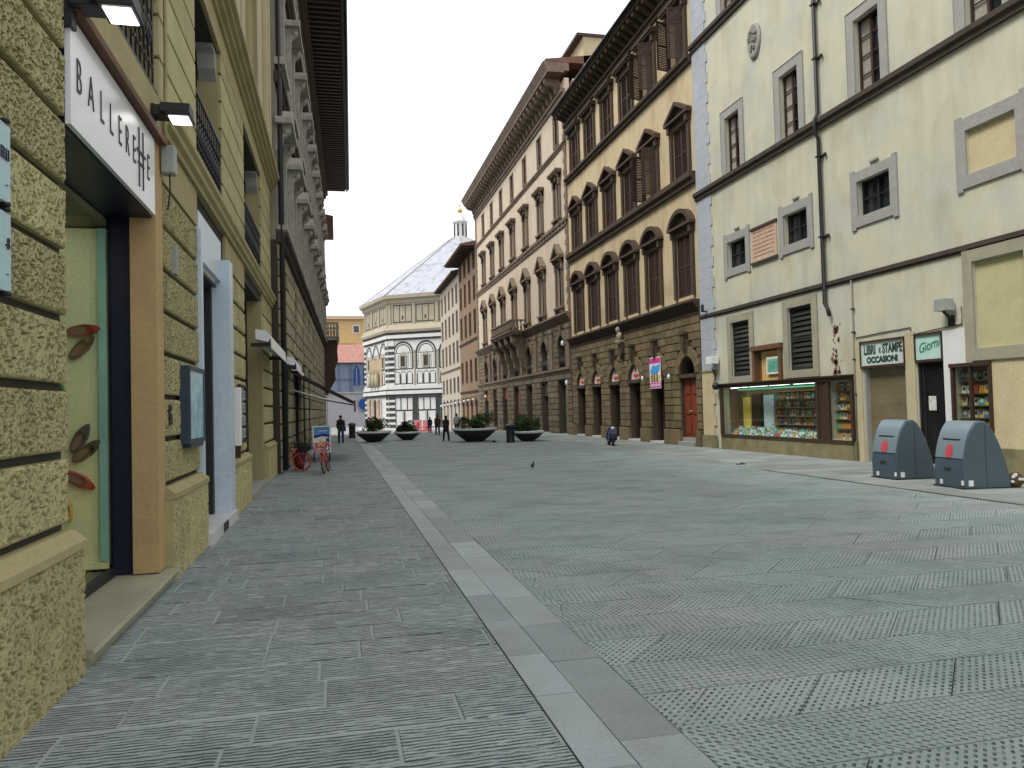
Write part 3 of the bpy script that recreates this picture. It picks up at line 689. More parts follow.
# quoins with a toothed edge
mb = MB(); z = 2.75; k = 0
while z < 18.4:
    mb.box(.02, (1.02 if k % 2 else 1.14) + random.uniform(-.02, .02), -.03, -.002, z, z + .36); z += .365; k += 1
mb.build('quoins', m_quoin, B)
mb = MB(); z = 0.02; k = 0
while z < 2.7:
    mb.box(.04, .85 if k % 2 else .98, -.05, -.002, z, z + .38); z += .385; k += 1
mb.build('lower_quoins', m_r1b, B)
mb = MB(); mb.box(.0, 1.1, -.07, .0, 2.68, 2.75); mb.box(1.35, 8.35, -.06, -.004, 0.0, .44); mb.box(8.35, 8.55, -.04, -.004, 0, .5); mb.box(U(13.05), 24, -.05, -.004, 0, .53); mb.box(0.0, 1.05, -.10, -.052, 0, .45)
mb.build('base_course', mk('mossy_base_stone', (.23, .20, .11), var=.3, scale=2, bump=.5, dirt=(.08, .09, .05)), B)
# lighter shop-front plaster piers
mb = MB(); mb.box(U(17.28), U(17.06), -.03, -.004, 0, 3.1); mb.build('shop_pier', m_pale, B); mb = MB(); mb.box(U(15.5), U(15.2), -.03, -.004, 0, 3.12); mb.build('shop_pier', m_pale, B)
mb = MB(); mb.box(U(14.34), U(13.72), -.035, -.004, 2.26, 3.04); mb.box(U(14.34), U(14.13), -.035, -.004, .05, 2.26); mb.build('white_panel', mk('pale_paint', (.70, .72, .70), var=.06, bump=.1), B)
mb = MB(); mb.box(U(13.1), 24, -.004, .0, .53, 2.36); mb.build('ochre_render', m_r1b, B)
# peeled plaster
mb = MB(); rr = random.Random(3)
for i in range(46):
    z = 2.15 + rr.random() ** 1.5 * 1.6; x = U(18.05) + rr.gauss(0, .09) * (1.2 - (z - 2.1) * .3); s_ = rr.uniform(.02, .075); n = 7
    mb.add([(x + s_ * rr.uniform(.6, 1.2) * math.cos(6.283 * k / n), -.004, z + s_ * rr.uniform(.7, 1.6) * math.sin(6.283 * k / n)) for k in range(n)], [tuple(range(n))])
mb.build('peeled_plaster', mk('exposed_brick', (.20, .12, .07), var=.4, scale=8), B, recalc=False)
def eared(mb, w, h, t, y0, y1, ear=.06, z0=0):
    """stone surround with small ears round an opening w x h based at z0"""
    mb.box(-w / 2 - t, -w / 2, y0, y1, z0 - t, z0 + h + t, .5); mb.box(w / 2, w / 2 + t, y0, y1, z0 - t, z0 + h + t, .5)
    mb.box(-w / 2, w / 2, y0, y1, z0 + h, z0 + h + t, .5); mb.box(-w / 2, w / 2, y0, y1, z0 - t, z0, .5)
    for sx in (-1, 1):
        for za, zb in ((z0 + h + t, z0 + h + t + ear), (z0 - t - ear, z0 - t)): mb.box(sx * (w / 2 + t - .16), sx * (w / 2 + t + .0), y0, y1, za, zb, .5)
def tallwin(b):
    mb = MB(); w, h, t = .92, 1.92, .27
    for s_ in (-1, 1): mb.box(s_ * w / 2, s_ * (w / 2 + t), -.035, -.004, 0, h + t)
    mb.box(-w / 2, w / 2, -.035, -.004, h, h + t)
    for s_ in (-1, 1): mb.box(s_ * (w / 2 + t), s_ * (w / 2 + t + .015), -.05, -.004, 0, h + t + .015)
    mb.box(-w / 2 - t, w / 2 + t, -.05, -.004, h + t, h + t + .02)
    o = mb.build('window', m_grey, b)
    mb = MB(); mb.box(-w / 2, w / 2, .2, .22, 0, h); mb.build('pane', m_glass, o)
    mb = MB(); sash(mb, w, h, .12, bars=4); mb.build('sash', m_shut, o); return o
m_curt = mk('linen_curtain', (.34, .32, .27), var=.25, scale=6, bump=0)
for i, c in enumerate((23.07, 19.78, 16.4, 12.9, 9.4, 6)):
    for z in (9.28, 14.75):
        w_ = window(B, 'r1t', U(c), z, tallwin)
        if (i + (z > 10)) % 2 == 0:
            mb = MB(); mb.box(-.44, (-.1, -.25, -.02)[i % 3], .185, .197, .02, 1.88)
            if i % 3: mb.box(.2, .44, .185, .197, .02, 1.88)
            mb.build('curtain', m_curt, w_)
def smallwin(b):
    mb = MB(); eared(mb, 1.18, .90, .25, -.045, -.004); mb.box(-.08, .22, -.06, -.004, 1.24, 1.29); o = mb.build('window', m_grey, b)
    mb = MB(); mb.box(-.59, .59, .2, .22, 0, .9); mb.build('pane', m_glass, o)
    mb = MB(); sash(mb, 1.18, .9, .12, bars=2, t=.04); mb.build('sash', m_black, o); return o
for c, z in ((23.05, 6.08), (19.68, 6.16), (16.36, 6.2)): window(B, 'r1s', U(c), z, smallwin)
mb = MB(); eared(mb, 1.22, .94, .27, -.045, -.004); o = mb.build('blind_window', m_grey, B, (U(12.87), 0, 6.23))
mb = MB(); mb.box(-.61, .61, .05, .2, 0, .94); mb.build('infill', m_r1b, o)
mb = MB(); eared(mb, 1.25, 1.82, .25, -.05, -.006, .04); o = mb.build('blind_window', mk('olive_grey_stone', (.34, .32, .24), var=.15, bump=.4, dirt=(.2, .19, .13)), B, (U(12.83), 0, 2.58))
mb = MB(); mb.box(-.63, .63, .05, .2, 0, 1.82); mb.build('infill', mk('yellowed_infill_plaster', (.50, .46, .26), var=.12, bump=.2, dirt=(.40, .34, .18)), o)
for c, w, z, h in ((23.01, 1.18, 2.45, 1.81), (19.65, 1.18, 2.48, 1.83)):
    mb = MB(); t = .25
    for s_ in (-1, 1): mb.box(s_ * w / 2, s_ * (w / 2 + t), -.045, -.004, -.22, h + .24)
    mb.box(-w / 2, w / 2, -.045, -.004, h, h + .24); mb.box(-w / 2, w / 2, -.045, -.004, -.22, 0)
    o = mb.build('window', mk('olive_grey_stone', (.34, .32, .24)), B, (U(c), 0, z))
    mb = MB(); louvre(mb, -w / 2, w / 2, .05, 0, h, .05, pitch=.15); mb.build('shutter', mk('black_painted_louvre', (.03, .032, .028), rough=.5, bump=.1, rnd=.3), o)
    mb = MB(); mb.box(-w / 2, w / 2, .2, .22, 0, h); mb.build('pane', m_void, o)
# ---- bookshop
mb = MB()
x0, x1 = U(24.4), U(17.42)
mb.box(x0, x1, -.09, -.0, .44, .52); mb.box(x0, x1, -.10, 0, 2.09, 2.2); mb.box(x0 - .05, x1 + .03, -.16, 0, 2.2, 2.24)
for a, b in ((24.45, 24.3), (18.95, 18.85), (18.48, 18.38), (17.48, 17.40)): mb.box(U(a), U(b), -.08, .0, .52, 2.09)
mb.box(U(18.85), U(18.48), -.05, 0, .52, 2.09)
mb.build('shop_window_frame', m_dkwood, B)
m_shelf = mk('shelf_wood', (.22, .15, .08), bump=.1)
mb = MB(); mb.box(U(24.3), U(18.95), .60, .63, .46, 2.1); mb.box(U(24.32), U(24.30), .26, .6, .46, 2.1); mb.box(U(18.95), U(18.93), .26, .6, .46, 2.1); mb.box(U(24.3), U(18.95), .0, .6, .44, .468); mb.box(U(24.3), U(18.95), .26, .6, 2.1, 2.12)
for z in (.86, 1.12, 1.38, 1.64, 1.88): mb.box(U(21.9), U(18.97), .36, .60, z, z + .02)
for z in (.80, 1.05, 1.30, 1.56, 1.82): mb.box(U(18.4), U(17.46), .12, .25, z, z + .015)
mb.box(U(18.4), U(17.46), .252, .27, .5, 2.1)
mb.build('shelves', m_shelf, B)
mb = MB(); mb.box(U(23.9), U(23.4), .5, .59, .47, 1.75); mb.build('yellow_backboard', mk('yellow_card', (.75, .6, .12), bump=0), B)
mb = MB(); mb.box(U(22.6), U(22.0), .5, .59, .47, 1.8); mb.build('blue_backboard', mk('light_blue_card', (.3, .55, .7), bump=0, tint=(.6, .75, .8)), B)
mb = MB(); mb.box(U(23.25), U(22.7), .45, .59, .8, 1.85); mb.build('dark_cabinet', m_dkwood, B)
mb = MB(); mb.box(U(24.3), U(18.95), .005, .010, .52, 2.09); mb.box(U(18.4), U(17.47), .005, .010, .52, 2.09); mb.build('shop_glass', m_clear, B)
mb = MB(); mb.profx([(-.075, 1.98), (.02, 1.98), (.02, 2.07), (-.04, 2.07)], U(23.2), U(18.98)); mb.build('green_valance', mk('green_canvas', (.12, .50, .30), bump=.1), B)
m_strip = mk('added_strip_glow', (.92, 1, .96), var=0, emit=3, bump=0, fine=0)  # glow for strips added to brighten the bookshop interior
mb = MB()
for x in (24.0, 22.8, 21.6, 20.3): mb.box(U(x), U(x - 1.0), .12, .20, 2.06, 2.085)
mb.build('added_shop_light', m_strip, B)
# niche with its picture
mb = MB(); mb.box(U(22.2), U(22.08), -.1, .1, 2.2, 3.28); mb.box(U(20.72), U(20.6), -.1, .1, 2.2, 3.28); mb.box(U(22.25), U(20.55), -.14, .1, 3.2, 3.34); mb.box(U(22.08), U(20.72), .1, .14, 2.2, 3.2); mb.build('picture_niche', mk('reddish_brown_wood', (.15, .08, .045), var=.2, rough=.5), B)
mb = MB(); mb.box(U(21.9), U(20.72), .07, .095, 2.2, 3.15); mb.build('niche_backing', mk('golden_card', (.60, .42, .14), bump=0), B)
# doors
mb = MB(); z = 0.1
while z < 2.35:
    mb.profx([(.14, z), (.155, z + .01), (.175, z + .035), (.155, z + .06), (.14, z + .07)], U(17.0), U(15.53)); z += .07
mb.box(U(17.0), U(15.53), .10, .18, .02, .10); mb.box(U(17.03), U(15.52), .17, .24, 0, 3.0); mb.build('roller_shutter', mk('olive_brown_metal_slats', (.22, .18, .11), var=.2, rough=.5, metal=.3, bump=.1, rnd=.1), B)
mb = MB(); mb.box(U(17.03), U(16.97), .02, .14, 0, 2.38); mb.build('shutter_guide', m_grey, B); mb = MB(); mb.box(U(15.58), U(15.52), .02, .14, 0, 2.38); mb.build('shutter_guide', m_grey, B)
mb = MB(); mb.box(U(15.17), U(14.37), .2, .24, 0, 3.0); gate = mb.build('door', m_void, B)
mb = MB()
for i in range(12):
    x = U(15.15) + i * .066; mb.box(x - .006, x + .006, .05, .062, .06, 2.4)
for i in range(-9, 30):
    z = i * .09
    for sg in (-1, 1):
        za, zb = (z, z + .76) if sg > 0 else (z + .76, z)
        xa, xb = U(15.15), U(14.39)
        # clip to door height
        def at(t): return xa + (xb - xa) * t, za + (zb - za) * t
        t0, t1 = 0., 1.
        lo, hi = .06, 2.38
        if za < lo: t0 = (lo - za) / (zb - za)
        if zb < lo: t1 = (lo - za) / (zb - za)
        if za > hi: t0 = (hi - za) / (zb - za)
        if zb > hi: t1 = (hi - za) / (zb - za)
        if t1 - t0 < .05 or t0 < 0 or t1 > 1: continue
        p, q = at(t0), at(t1); mb.tube([(p[0], .07, p[1]), (q[0], .07, q[1])], .005, 4)
mb.box(U(15.17), U(15.12), .03, .09, 0, 2.42); mb.box(U(14.42), U(14.37), .03, .09, 0, 2.42); mb.box(U(15.12), U(14.42), .03, .09, 2.36, 2.42); mb.box(U(15.12), U(14.42), .03, .09, .02, .12)
mb.build('iron_grille', m_black, gate)
mb = MB(); mb.box(-.11, .11, .022, .028, 1.3, 1.62)
mb.build('door_notice', mk('patterned_paper', (.6, .6, .58), bump=0, var=.5, scale=14), gate, (U(14.77), 0, 0))
mb = MB(); mb.box(U(15.2), U(14.34), -.3, .0, -.02, .10); mb.build('doorstep', m_grey, B)
# right-hand glass case
mb = MB(); mb.box(U(14.16), U(13.10), -.08, -.005, 2.22, 2.30); mb.box(U(14.14), U(14.08), -.06, .02, .84, 2.22); mb.box(U(13.16), U(13.10), -.06, .02, .84, 2.22); mb.box(U(13.65), U(13.60), -.06, .02, .90, 2.22); mb.box(U(14.08), U(13.16), -.06, 0.02, .84, .90); mb.build('book_case_frame', m_dkwood, B)
mb = MB(); mb.box(U(14.1), U(13.14), .245, .27, .85, 2.25)
for z in (1.12, 1.38, 1.64, 1.92): mb.box(U(14.1), U(13.14), .1, .245, z, z + .015)
mb.build('shelves', m_shelf, B)
mb = MB(); mb.box(U(14.08), U(13.16), -.01, -.005, .9, 2.22); mb.build('shop_glass', m_clear, B)

# books: one thing each
BK = [mk('book_' + n, c, bump=0, var=.25, scale=6, rough=.5) for n, c in (('white', (.7, .7, .66)), ('cream', (.62, .52, .33)), ('teal', (.05, .42, .36)), ('red', (.45, .06, .05)), ('dark', (.05, .05, .07)), ('yellow', (.68, .5, .08)), ('green', (.1, .32, .12)), ('brown', (.22, .12, .06)), ('orange', (.6, .25, .05)), ('blue', (.08, .2, .42)))]
BKM = []
rr = random.Random(11)
for i, m in enumerate(BK):
    mb = MB(); w, h, d = .105 + .02 * (i % 3), .165 + .02 * (i % 2), .018
    mb.box(-w / 2, w / 2, -d / 2, d / 2, 0, h, .5, 0); mb.box(-w / 2 + .003, w / 2 + .002, -d / 2 + .003, d / 2 - .003, .003, h - .003, .5, 1)
    mb.box(-w * .34, w * .34, -d / 2 - .002, -d / 2 - .0005, h * .35, h * .8, .5, 2)
    o = mb.build('book_tmp', [m, BK[0], BK[(i * 3 + 4) % 10]]); BKM.append(o.data); COL.objects.unlink(o); bpy.data.objects.remove(o)
def book(x, y, z, lean, label, group):
    o = bpy.data.objects.new('book', rr.choice(BKM + ([BKM[2]] * 5 + [BKM[0]] * 3 + [BKM[6]] * 2 if lean > 20 else [BKM[0]] * 3))); COL.objects.link(o)
    # facade frame -> world
    o.location = ((XR + y) * K, (25.8 - x) * K, z * K); o.rotation_euler = (R(-lean), 0, R(-90 + rr.uniform(-6, 6)))
    tag(o, label, 'book', group)
for z in (.88, 1.14, 1.40, 1.66):
    x = U(21.85)
    while x < U(19.05):
        if rr.random() < .9: book(x, .50, z + .003, 8, 'book facing out on the inner shelves of the large shop window', 'books on the inner shelves')
        x += rr.uniform(.13, .19)
for row, (y, z) in enumerate(((.14, .47), (.28, .55), (.40, .62))):
    x = U(24.15)
    while x < U(19.05):
        book(x, y, z, 40 - row * 8, 'book lying at a slant along the bottom of the large shop window', 'books along the window bottom'); x += rr.uniform(.125, .20)
for z in (.535, .82, 1.07, 1.32, 1.58, 1.84):
    x = U(18.32)
    while x < U(17.5): book(x, .19, z, 6, 'book standing in the narrow case right of the large shop window', 'books in the narrow case'); x += rr.uniform(.125, .16)
for z in (.92, 1.14, 1.40, 1.66, 1.94):
    x = U(14.02)
    while x < U(13.2): book(x, .17, z, 6, 'book standing in the glass case right of the green lettered door', 'books in the glass case'); x += rr.uniform(.13, .17)
# things on R1
def sgn(name, label, x0, x1, z0, z1, mat, cat='sign'):
    t = thing(name, label, cat, (XR, 25.8 - x0, z0), R(-90)); w, h = x1 - x0, z1 - z0
    mb = MB(); mb.box(0, w, -.02, .1, 0, h); mb.build('board', mat, t)
    mb = MB(); mb.box(-.02, w + .02, -.06, .0, h, h + .04); mb.box(-.02, w + .02, -.05, .0, -.06, 0); mb.box(-.03, 0, -.05, .02, 0, h); mb.box(w, w + .03, -.05, .02, 0, h); mb.build('frame', m_dkwood, t); return t, w, h
m_psign = mk('pale_green_grey_sign', (.52, .62, .58), var=.06, bump=0, dirt=(.40, .46, .42))
m_ltr = mk('dark_green_lettering', (.03, .06, .05), bump=0)
t, w, h = sgn('bookshop_sign', 'pale painted sign reading LIBRI E STAMPE OCCASIONI above the closed roller shutter', U(17.05), U(15.54), 2.42, 3.0, m_psign)
text('lettering', 'LIBRI', .32, m_ltr, t, (.32, -.024, .38), FRONT, sx=.64, weight=.010)
text('lettering', 'E', .17, m_ltr, t, (.69, -.024, .35), FRONT, sx=.8, weight=.004)
text('lettering', 'STAMPE', .32, m_ltr, t, (1.12, -.024, .38), FRONT, sx=.60, weight=.010)
text('lettering', 'OCCASIONI', .20, m_ltr, t, (.75, -.024, .13), FRONT, sx=1.0, weight=.010)
t, w, h = sgn('script_sign', 'small pale green sign with slanted handwritten word Giorni above the grilled door', U(15.16), U(14.39), 2.45, 3.0, mk('pale_mint_sign', (.45, .66, .60), var=.05, bump=0))
text('lettering', 'Giorni', .30, mk('green_script', (.03, .22, .13), bump=0), t, (.385, -.024, .30), (R(90), R(-12), 0), sx=.82, shear=.45, weight=.001)
t = thing('picture', 'small green landscape picture on a gold panel in the wooden niche', 'picture', (XR, 21.52, 2.43), R(-90))
mb = MB(); mb.box(0, .74, -.0, .05, 0, .53); mb.build('mount', m_white, t)
mb = MB(); mb.box(.07, .67, -.008, -.001, .07, .46); mb.build('print', mk('landscape_print', (.10, .35, .25), var=.5, scale=5, bump=0, tint=(.3, .5, .45)), t)
t = thing('stone_tablet', 'reddish inscribed stone tablet between the two small left windows of the cream palace', 'plaque', (XR, 22.08, 6.0), R(-90))
mb = MB(); mb.box(0, 1.42, -.03, -.004, 0, 1.02); mb.build('slab', mk('reddish_inscription_stone', (.56, .42, .31), var=.15, scale=3, bump=.3), t)
mb = MB(); mb.box(-.04, 1.46, -.07, -.004, 1.02, 1.09); mb.box(-.04, 1.46, -.07, -.004, -.07, 0); mb.build('moulding', m_dkline, t)
mb = MB(); r5 = random.Random(5)
for j in range(7):
    x = .10
    while x < 1.28:
        w = r5.uniform(.03, .13); mb.box(x, min(x + w, 1.32), -.035, -.0305, .89 - j * .125, .935 - j * .125); x += w + .03
mb.build('worn_inscription', mk('faded_inscription', (.36, .18, .11), bump=0), t)
t = thing('stone_crest', 'weathered oval stone crest high on the cream palace wall', 'crest', (XR, 21.5, 12.95), R(-90))
mb = MB()
mb.lathe([(.42, -.005), (.42, -.06), (.36, -.10), (.30, -.07)], (0, 0, 0), 24, axis='y'); me = mb
for v in range(len(mb.v)): x, y, z = mb.v[v]; mb.v[v] = (x * .88, y, z * 1.28 - (.06 if z < -.3 else 0))
mb.build('border', m_grey, t)
mb = MB(); r6 = random.Random(6)
for i in range(26):
    a, q = r6.uniform(0, 6.28), r6.uniform(0, .26); mb.sph((q * math.cos(a), -.08, q * 1.4 * math.sin(a)), r6.uniform(.03, .08), .05, r6.uniform(.04, .1), 7)
mb.build('carving', mk('dark_weathered_stone', (.2, .19, .16), bump=.5), t)
t = thing('downpipe', 'long dark downpipe running down the cream palace to an elbow above the shop', 'downpipe', (XR, 18.35, 0), R(-90))
mb = MB(); mb.tube([(0, -.1, 18.4), (0, -.1, 9.4), (0, -.2, 9.2), (0, -.2, 8.9), (0, -.1, 8.7), (0, -.1, 4.2), (.12, -.1, 4.05), (.18, -.1, 3.85)], .052, 10); mb.build('pipe', m_black, t)
for z in (6.0, 8.2, 10.9, 12.4, 15): mb = MB(); mb.box(-.09, .09, -.16, 0, z, z + .04); mb.sph((.2, -.06, z + .02), .05, n=8); mb.tube([(.08, -.03, z + .02), (.2, -.03, z + .02)], .014, 5); mb.build('pipe_bracket', m_black, t)
t = thing('wall_conduit', 'thin pale conduit beside the LIBRI sign running from string course to pavement', 'conduit', (XR, 17.3, 0), R(-90))
mb = MB(); mb.tube([(0, -.045, 4.66), (0, -.045, .05)], .022, 6); mb.build('pipe', mk('grey_brown_pipe', (.25, .22, .18), bump=0), t)
for z in (3.9, 3.3, 2.6, 1.7): mb = MB(); mb.box(-.05, .05, -.07, 0, z, z + .03); mb.build('clip', m_black, t)
mb = MB(); mb.tube([(U(17.25), -.02, 3.16), (U(16.3), -.02, 3.2), (U(15.3), -.02, 3.22), (U(15.28), -.02, 3.0)], .012, 5); o = mb.build('cable', m_black, None, (XR, 25.8, 0), rot=R(-90)); tag(o, 'black cable looped on the wall just above the LIBRI sign', 'cable')
mb = MB(); mb.tube([(U(15.3), -.02, 3.04), (U(14.4), -.03, 3.1), (U(13.8), -.02, 3.13), (U(13.75), -.06, 3.5)], .014, 5); o = mb.build('cable', m_black, None, (XR, 25.8, 0), rot=R(-90)); tag(o, 'black cable running from the small script sign up to the wall lamp', 'cable')
t = thing('wall_lamp', 'boxy grey wall lamp on a black bracket beside the large lower blind window', 'lamp', (XR, 14.1, 3.45), R(-90))
mb = MB(); mb.prism([(-.16, 0), (.18, 0), (.14, .25), (-.14, .25)], -.30, -.06); mb.build('housing', mk('grey_plastic', (.3, .32, .3)), t)
mb = MB(); mb.tube([(0, -.2, -.01), (.08, -.15, -.12), (.02, -.02, -.22)], .03, 6); mb.box(-.06, .1, -.04, 0, -.32, -.1); mb.build('bracket', m_black, t)
t = thing('security_camera', 'white box with round black camera on the corner of the cream palace', 'camera', (XR, 24.75, 2.95), R(-90))
mb = MB(); mb.box(-.12, .3, -.34, -.06, 0, .26); mb.build('box', m_white, t, bevel=.01)
mb = MB(); mb.tube([(0, -.1, 0), (-.1, -.12, -.15), (.02, -.05, -.35), (.05, -.1, -.6)], .025, 6); mb.build('cable', m_black, t)
mb = MB(); mb.sph((.22, -.16, -.78), .13, n=12); mb.build('dome', m_black, t)
t = thing('corner_lantern', 'small dark wall lantern on the quoins just above the string course', 'lamp', (XR, 25.25, 4.85), R(-90))
mb = MB(); mb.lathe([(.04, 0), (.06, .03), (.05, .2), (.07, .22), (.01, .29)], (0, -.2, 0), 8, smooth=False); mb.box(-.03, .03, -.2, -.03, .0, .04); mb.build('lantern', m_black, t)

# ---------------- R2 ochre palace, x = 42 - Y
B2 = rb('ochre_palace', 'ochre palace with pedimented brown shuttered windows over brown stone arches', 41.6)
U2 = lambda Y: 41.6 - Y
C2 = [U2(y) for y in (40.0, 37.45, 34.85, 32.3, 29.8, 26.95)]
L2_ = 15.78
ops = []
for x in C2: ops += [(x - .66, x + .66, 5.65, 8.0), (x - .66, x + .66, 10.2, 12.15), (x - .66, x + .66, 14.6, 16.55)]
mb = MB(); mb.wall(0, L2_, 5.35, 18, ops, .26, 0); mb.build('wall', m_ochre, B2, recalc=False)
gops = [(x - .68, x + .68, .0, 3.41) for x in C2]
mb = MB(); mb.wall(0, L2_, 0, 5.35, gops, .45, .0)
for x in C2: mb.archfill(x, 1.36, 2.72, .001, .44, 3.411)
mb.build('ground_wall', mk('brown_mortar', (.09, .07, .05), bump=.3), B2, recalc=False)
mb = MB(); mb.box(.01, L2_ - .01, .5, 12, 0, 18); mb.build('rear_wall', m_ochre, B2)
mb = MB(); mb.profx([(-.82, 18.25), (13, 18.25), (6, 20.2), (-.82, 18.40)], 0.0, L2_); mb.build('roof', m_roof, B2)
av = arch_avoid(C2, 1.36, 2.72, .34)
mb = MB(); ashlar(mb, .02, L2_ - .02, .62, 4.85, .30, .62, -.05, .01, av, gap=.03); mb.build('ashlar', m_brstone, B2, recalc=False)
e_ = [.02] + [v for x in C2 for v in (x - .68, x + .68)] + [L2_ - .02]
for a, b in zip(e_[::2], e_[1::2]): mb = MB(); ashlar(mb, a, b, 0, .60, .6, .8, -.13, .01, None, gap=.02); mb.build('plinth', m_brstone, B2, recalc=False)
mb = MB(); mb.vouss(0, 1.36, 2.72, .34, -.09, .01, 11, key=.28, keyp=.06); rep(mb, 'arch_surround', m_brstone, B2, C2)
mb = MB(); mb.prism([(-.10, 3.62), (.10, 3.62), (.16, 4.2), (-.16, 4.2)], -.24, -.0); mb.box(-.2, .2, -.28, 0, 4.2, 4.3); rep(mb, 'keystone', m_brtrim, B2, C2)
mb = MB(); mb.box(0, L2_, -.06, 0, 4.86, 5.0); cornice(mb, -.03, L2_, 5.0, 5.42, .34, 4); mb.build('cornice', m_brtrim, B2)
string(B2, 0, L2_, 9.72, .42, .26, m_brtrim); string(B2, 0, L2_, 14.2, .30, .24, m_brtrim)
mb = MB(); cornice(mb, -.02, L2_, 17.25, 17.6, .18, 2); mb.box(-.02, L2_, -.76, .0, 18.0, 18.1); mb.profx([(-.84, 18.1), (-.84, 18.24), (.3, 18.24), (.3, 18.1)], -.02, L2_)
mb.build('eaves_cornice', m_brtrim, B2)
mb = MB(); mb.profx([(.0, 17.6), (-.2, 17.6), (-.42, 17.75), (-.70, 17.82), (-.70, 17.998), (.0, 17.998)], 0, .22); rep(mb, 'modillion', m_brtrim, B2, [.25 + .55 * k for k in range(29)])
mb = MB(); mb.tube([(0, -.90, 18.2), (L2_, -.90, 18.2)], .06, 8); mb.build('gutter', m_black, B2)
def shut(b, o, w, h, openl, key):
    mb = MB()
    if openl:
        for s_ in (-1, 1):
            mb2 = MB(); louvre(mb2, 0, w / 2 - .01, 0, 0, h, .035)
            a = R(openl) * s_; ca, sa = math.cos(a), math.sin(a)
            vs = []
            for (x, y, z) in mb2.v:
                px, py = (x if s_ < 0 else -x), y
                # hinge at the jamb
                qx = px * math.cos(R(openl)); qy = -abs(px) * math.sin(R(openl)) + py
                vs.append((qx + s_ * (w / 2), qy - .03, z))
            m1 = MB(); m1.v = vs; m1.f = mb2.f; m1.r = mb2.r; m1.m = mb2.m; m1.uv = mb2.uv; m1.sm = mb2.sm; m1.build('shutter', m_shut, o)
    else:
        for s_ in (-1, 1):
            m1 = MB(); louvre(m1, min(0, s_ * (w / 2)) + .008, max(0, s_ * (w / 2)) - .008, .02, 0, h, .04); m1.build('shutter', m_shut, o)
def r2win(kind, opn, w=1.32, h=2.35, z=0):
    def f(b):
        mb = MB()
        for s_ in (-1, 1): mb.box(s_ * w / 2, s_ * (w / 2 + .20), -.10, 0.004, -.02, h + .02)
        mb.box(-w / 2 - .26, w / 2 + .26, -.08, 0, h + .02, h + .30)
        if kind == 'rest': mb.box(-w / 2 - .22, w / 2 + .22, -.13, 0, -.1, -.02)
        o = mb.build('window', m_brtrim, b)
        mb = MB(); W_ = w / 2 + .34; zb = h + .30
        mb.box(-W_, W_, -.26, 0, zb, zb + .09)
        if kind == 'arch':
            n = 12; pts = [(W_ * math.cos(R(20 + 140 * k / n)) / math.cos(R(20)), zb + .09 + (.62) * (math.sin(R(20 + 140 * k / n)) - math.sin(R(20))) / (1 - math.sin(R(20)))) for k in range(n + 1)]
            inn = [(x * .80, zb + .09 + (q - zb - .09) * .74) for x, q in pts]
            for k in range(n): mb.prism([pts[k], pts[k + 1], inn[k + 1], inn[k]], -.26, 0)
            mb.prism(inn[::1] , -.05, 0)
        elif kind == 'tri':
            H_ = .62; mb.prism([(-W_, zb + .09), (W_, zb + .09), (0, zb + .09 + .02)], -.04, 0)
            for s_ in (-1, 1): mb.prism([(s_ * W_, zb + .09), (s_ * W_, zb + .17), (0, zb + .09 + H_), (0, zb + H_ - .06), (s_ * (W_ - .14), zb + .09)], -.26, 0)
            mb.prism([(-W_ * .85, zb + .09), (W_ * .85, zb + .09), (0, zb + H_ - .05)], -.05, 0)
        else:
            mb.box(-W_ - .03, W_ + .03, -.32, 0, zb + .09, zb + .2)
        for s_ in (-1, 1): mb.box(s_ * (w / 2 + .04), s_ * (w / 2 + .20), -.2, 0, h + .0, zb)
        mb.build('hood', m_brtrim, o)
        mb = MB(); mb.box(-w / 2, w / 2, .2, .22, 0, h); mb.build('pane', m_glass, o)
        shut(b, o, w, h, opn, kind); return o
    return f
for i, x in enumerate(C2):
    window(B2, 'a%d' % (i % 2), x, 5.65, r2win('arch', 0 if i % 3 else 0, h=2.33))
    window(B2, 'b%d' % (i == 4), x, 10.18, r2win('tri', 0 if i != 4 else 80, h=1.95))
    window(B2, 'c%d' % (i > 3), x, 14.56, r2win('flat', 75 if i > 3 else 0, h=1.95))
for i, x in enumerate(C2):
    last = i == 5
    mb = MB(); mb.box(x - .68, x + .68, -.02, .40, 2.55, 2.72); mb.box(x - .74, x + .74, -.11, -.0, 2.57, 2.70); mb.build('lintel', m_brtrim, B2)
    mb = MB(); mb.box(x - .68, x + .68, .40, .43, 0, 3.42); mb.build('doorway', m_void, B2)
    if last:
        d = MB(); d.box(x - .60, x - .01, .10, .16, .30, 2.6); d.box(x + .01, x + .60, .10, .16, .30, 2.6)
        for s_ in (-1, 1):
            for za, zb in ((.45, 1.1), (1.2, 1.85), (1.95, 2.5)): d.box(x + s_ * .10, x + s_ * .50, .07, .10, za, zb)
        d = d.build('door', m_redw, B2)
        mb = MB()
        for s_ in (-1, 1): mb.sph((x + s_ * .08, .05, 1.3), .035, n=8)
        mb.build('door_knob', m_grey, d)
        mb = MB(); mb.box(x - .68, x + .68, -.2, .3, 0, .15); mb.box(x - .68, x + .68, .0, .3, .15, .3); mb.build('doorstep', m_grey, B2)
    else:
        f = MB(); f.box(x - .60, x - .52, .2, .3, .05, 2.6); f.box(x + .52, x + .60, .2, .3, .05, 2.6); f.box(x - .03, x + .03, .2, .3, .05, 2.6); f.box(x - .52, x + .52, .2, .3, 2.3, 2.36); f.build('door_frame', m_dkwood, B2)
        mb = MB(); mb.box(x - .68, x + .68, -.15, .4, 0, .07); mb.build('doorstep', m_marble, B2)
m_lun = mk('white_lunette_paper', (.75, .68, .64), bump=0, rough=.4); m_lip = mk('red_print', (.62, .06, .05), bump=0)
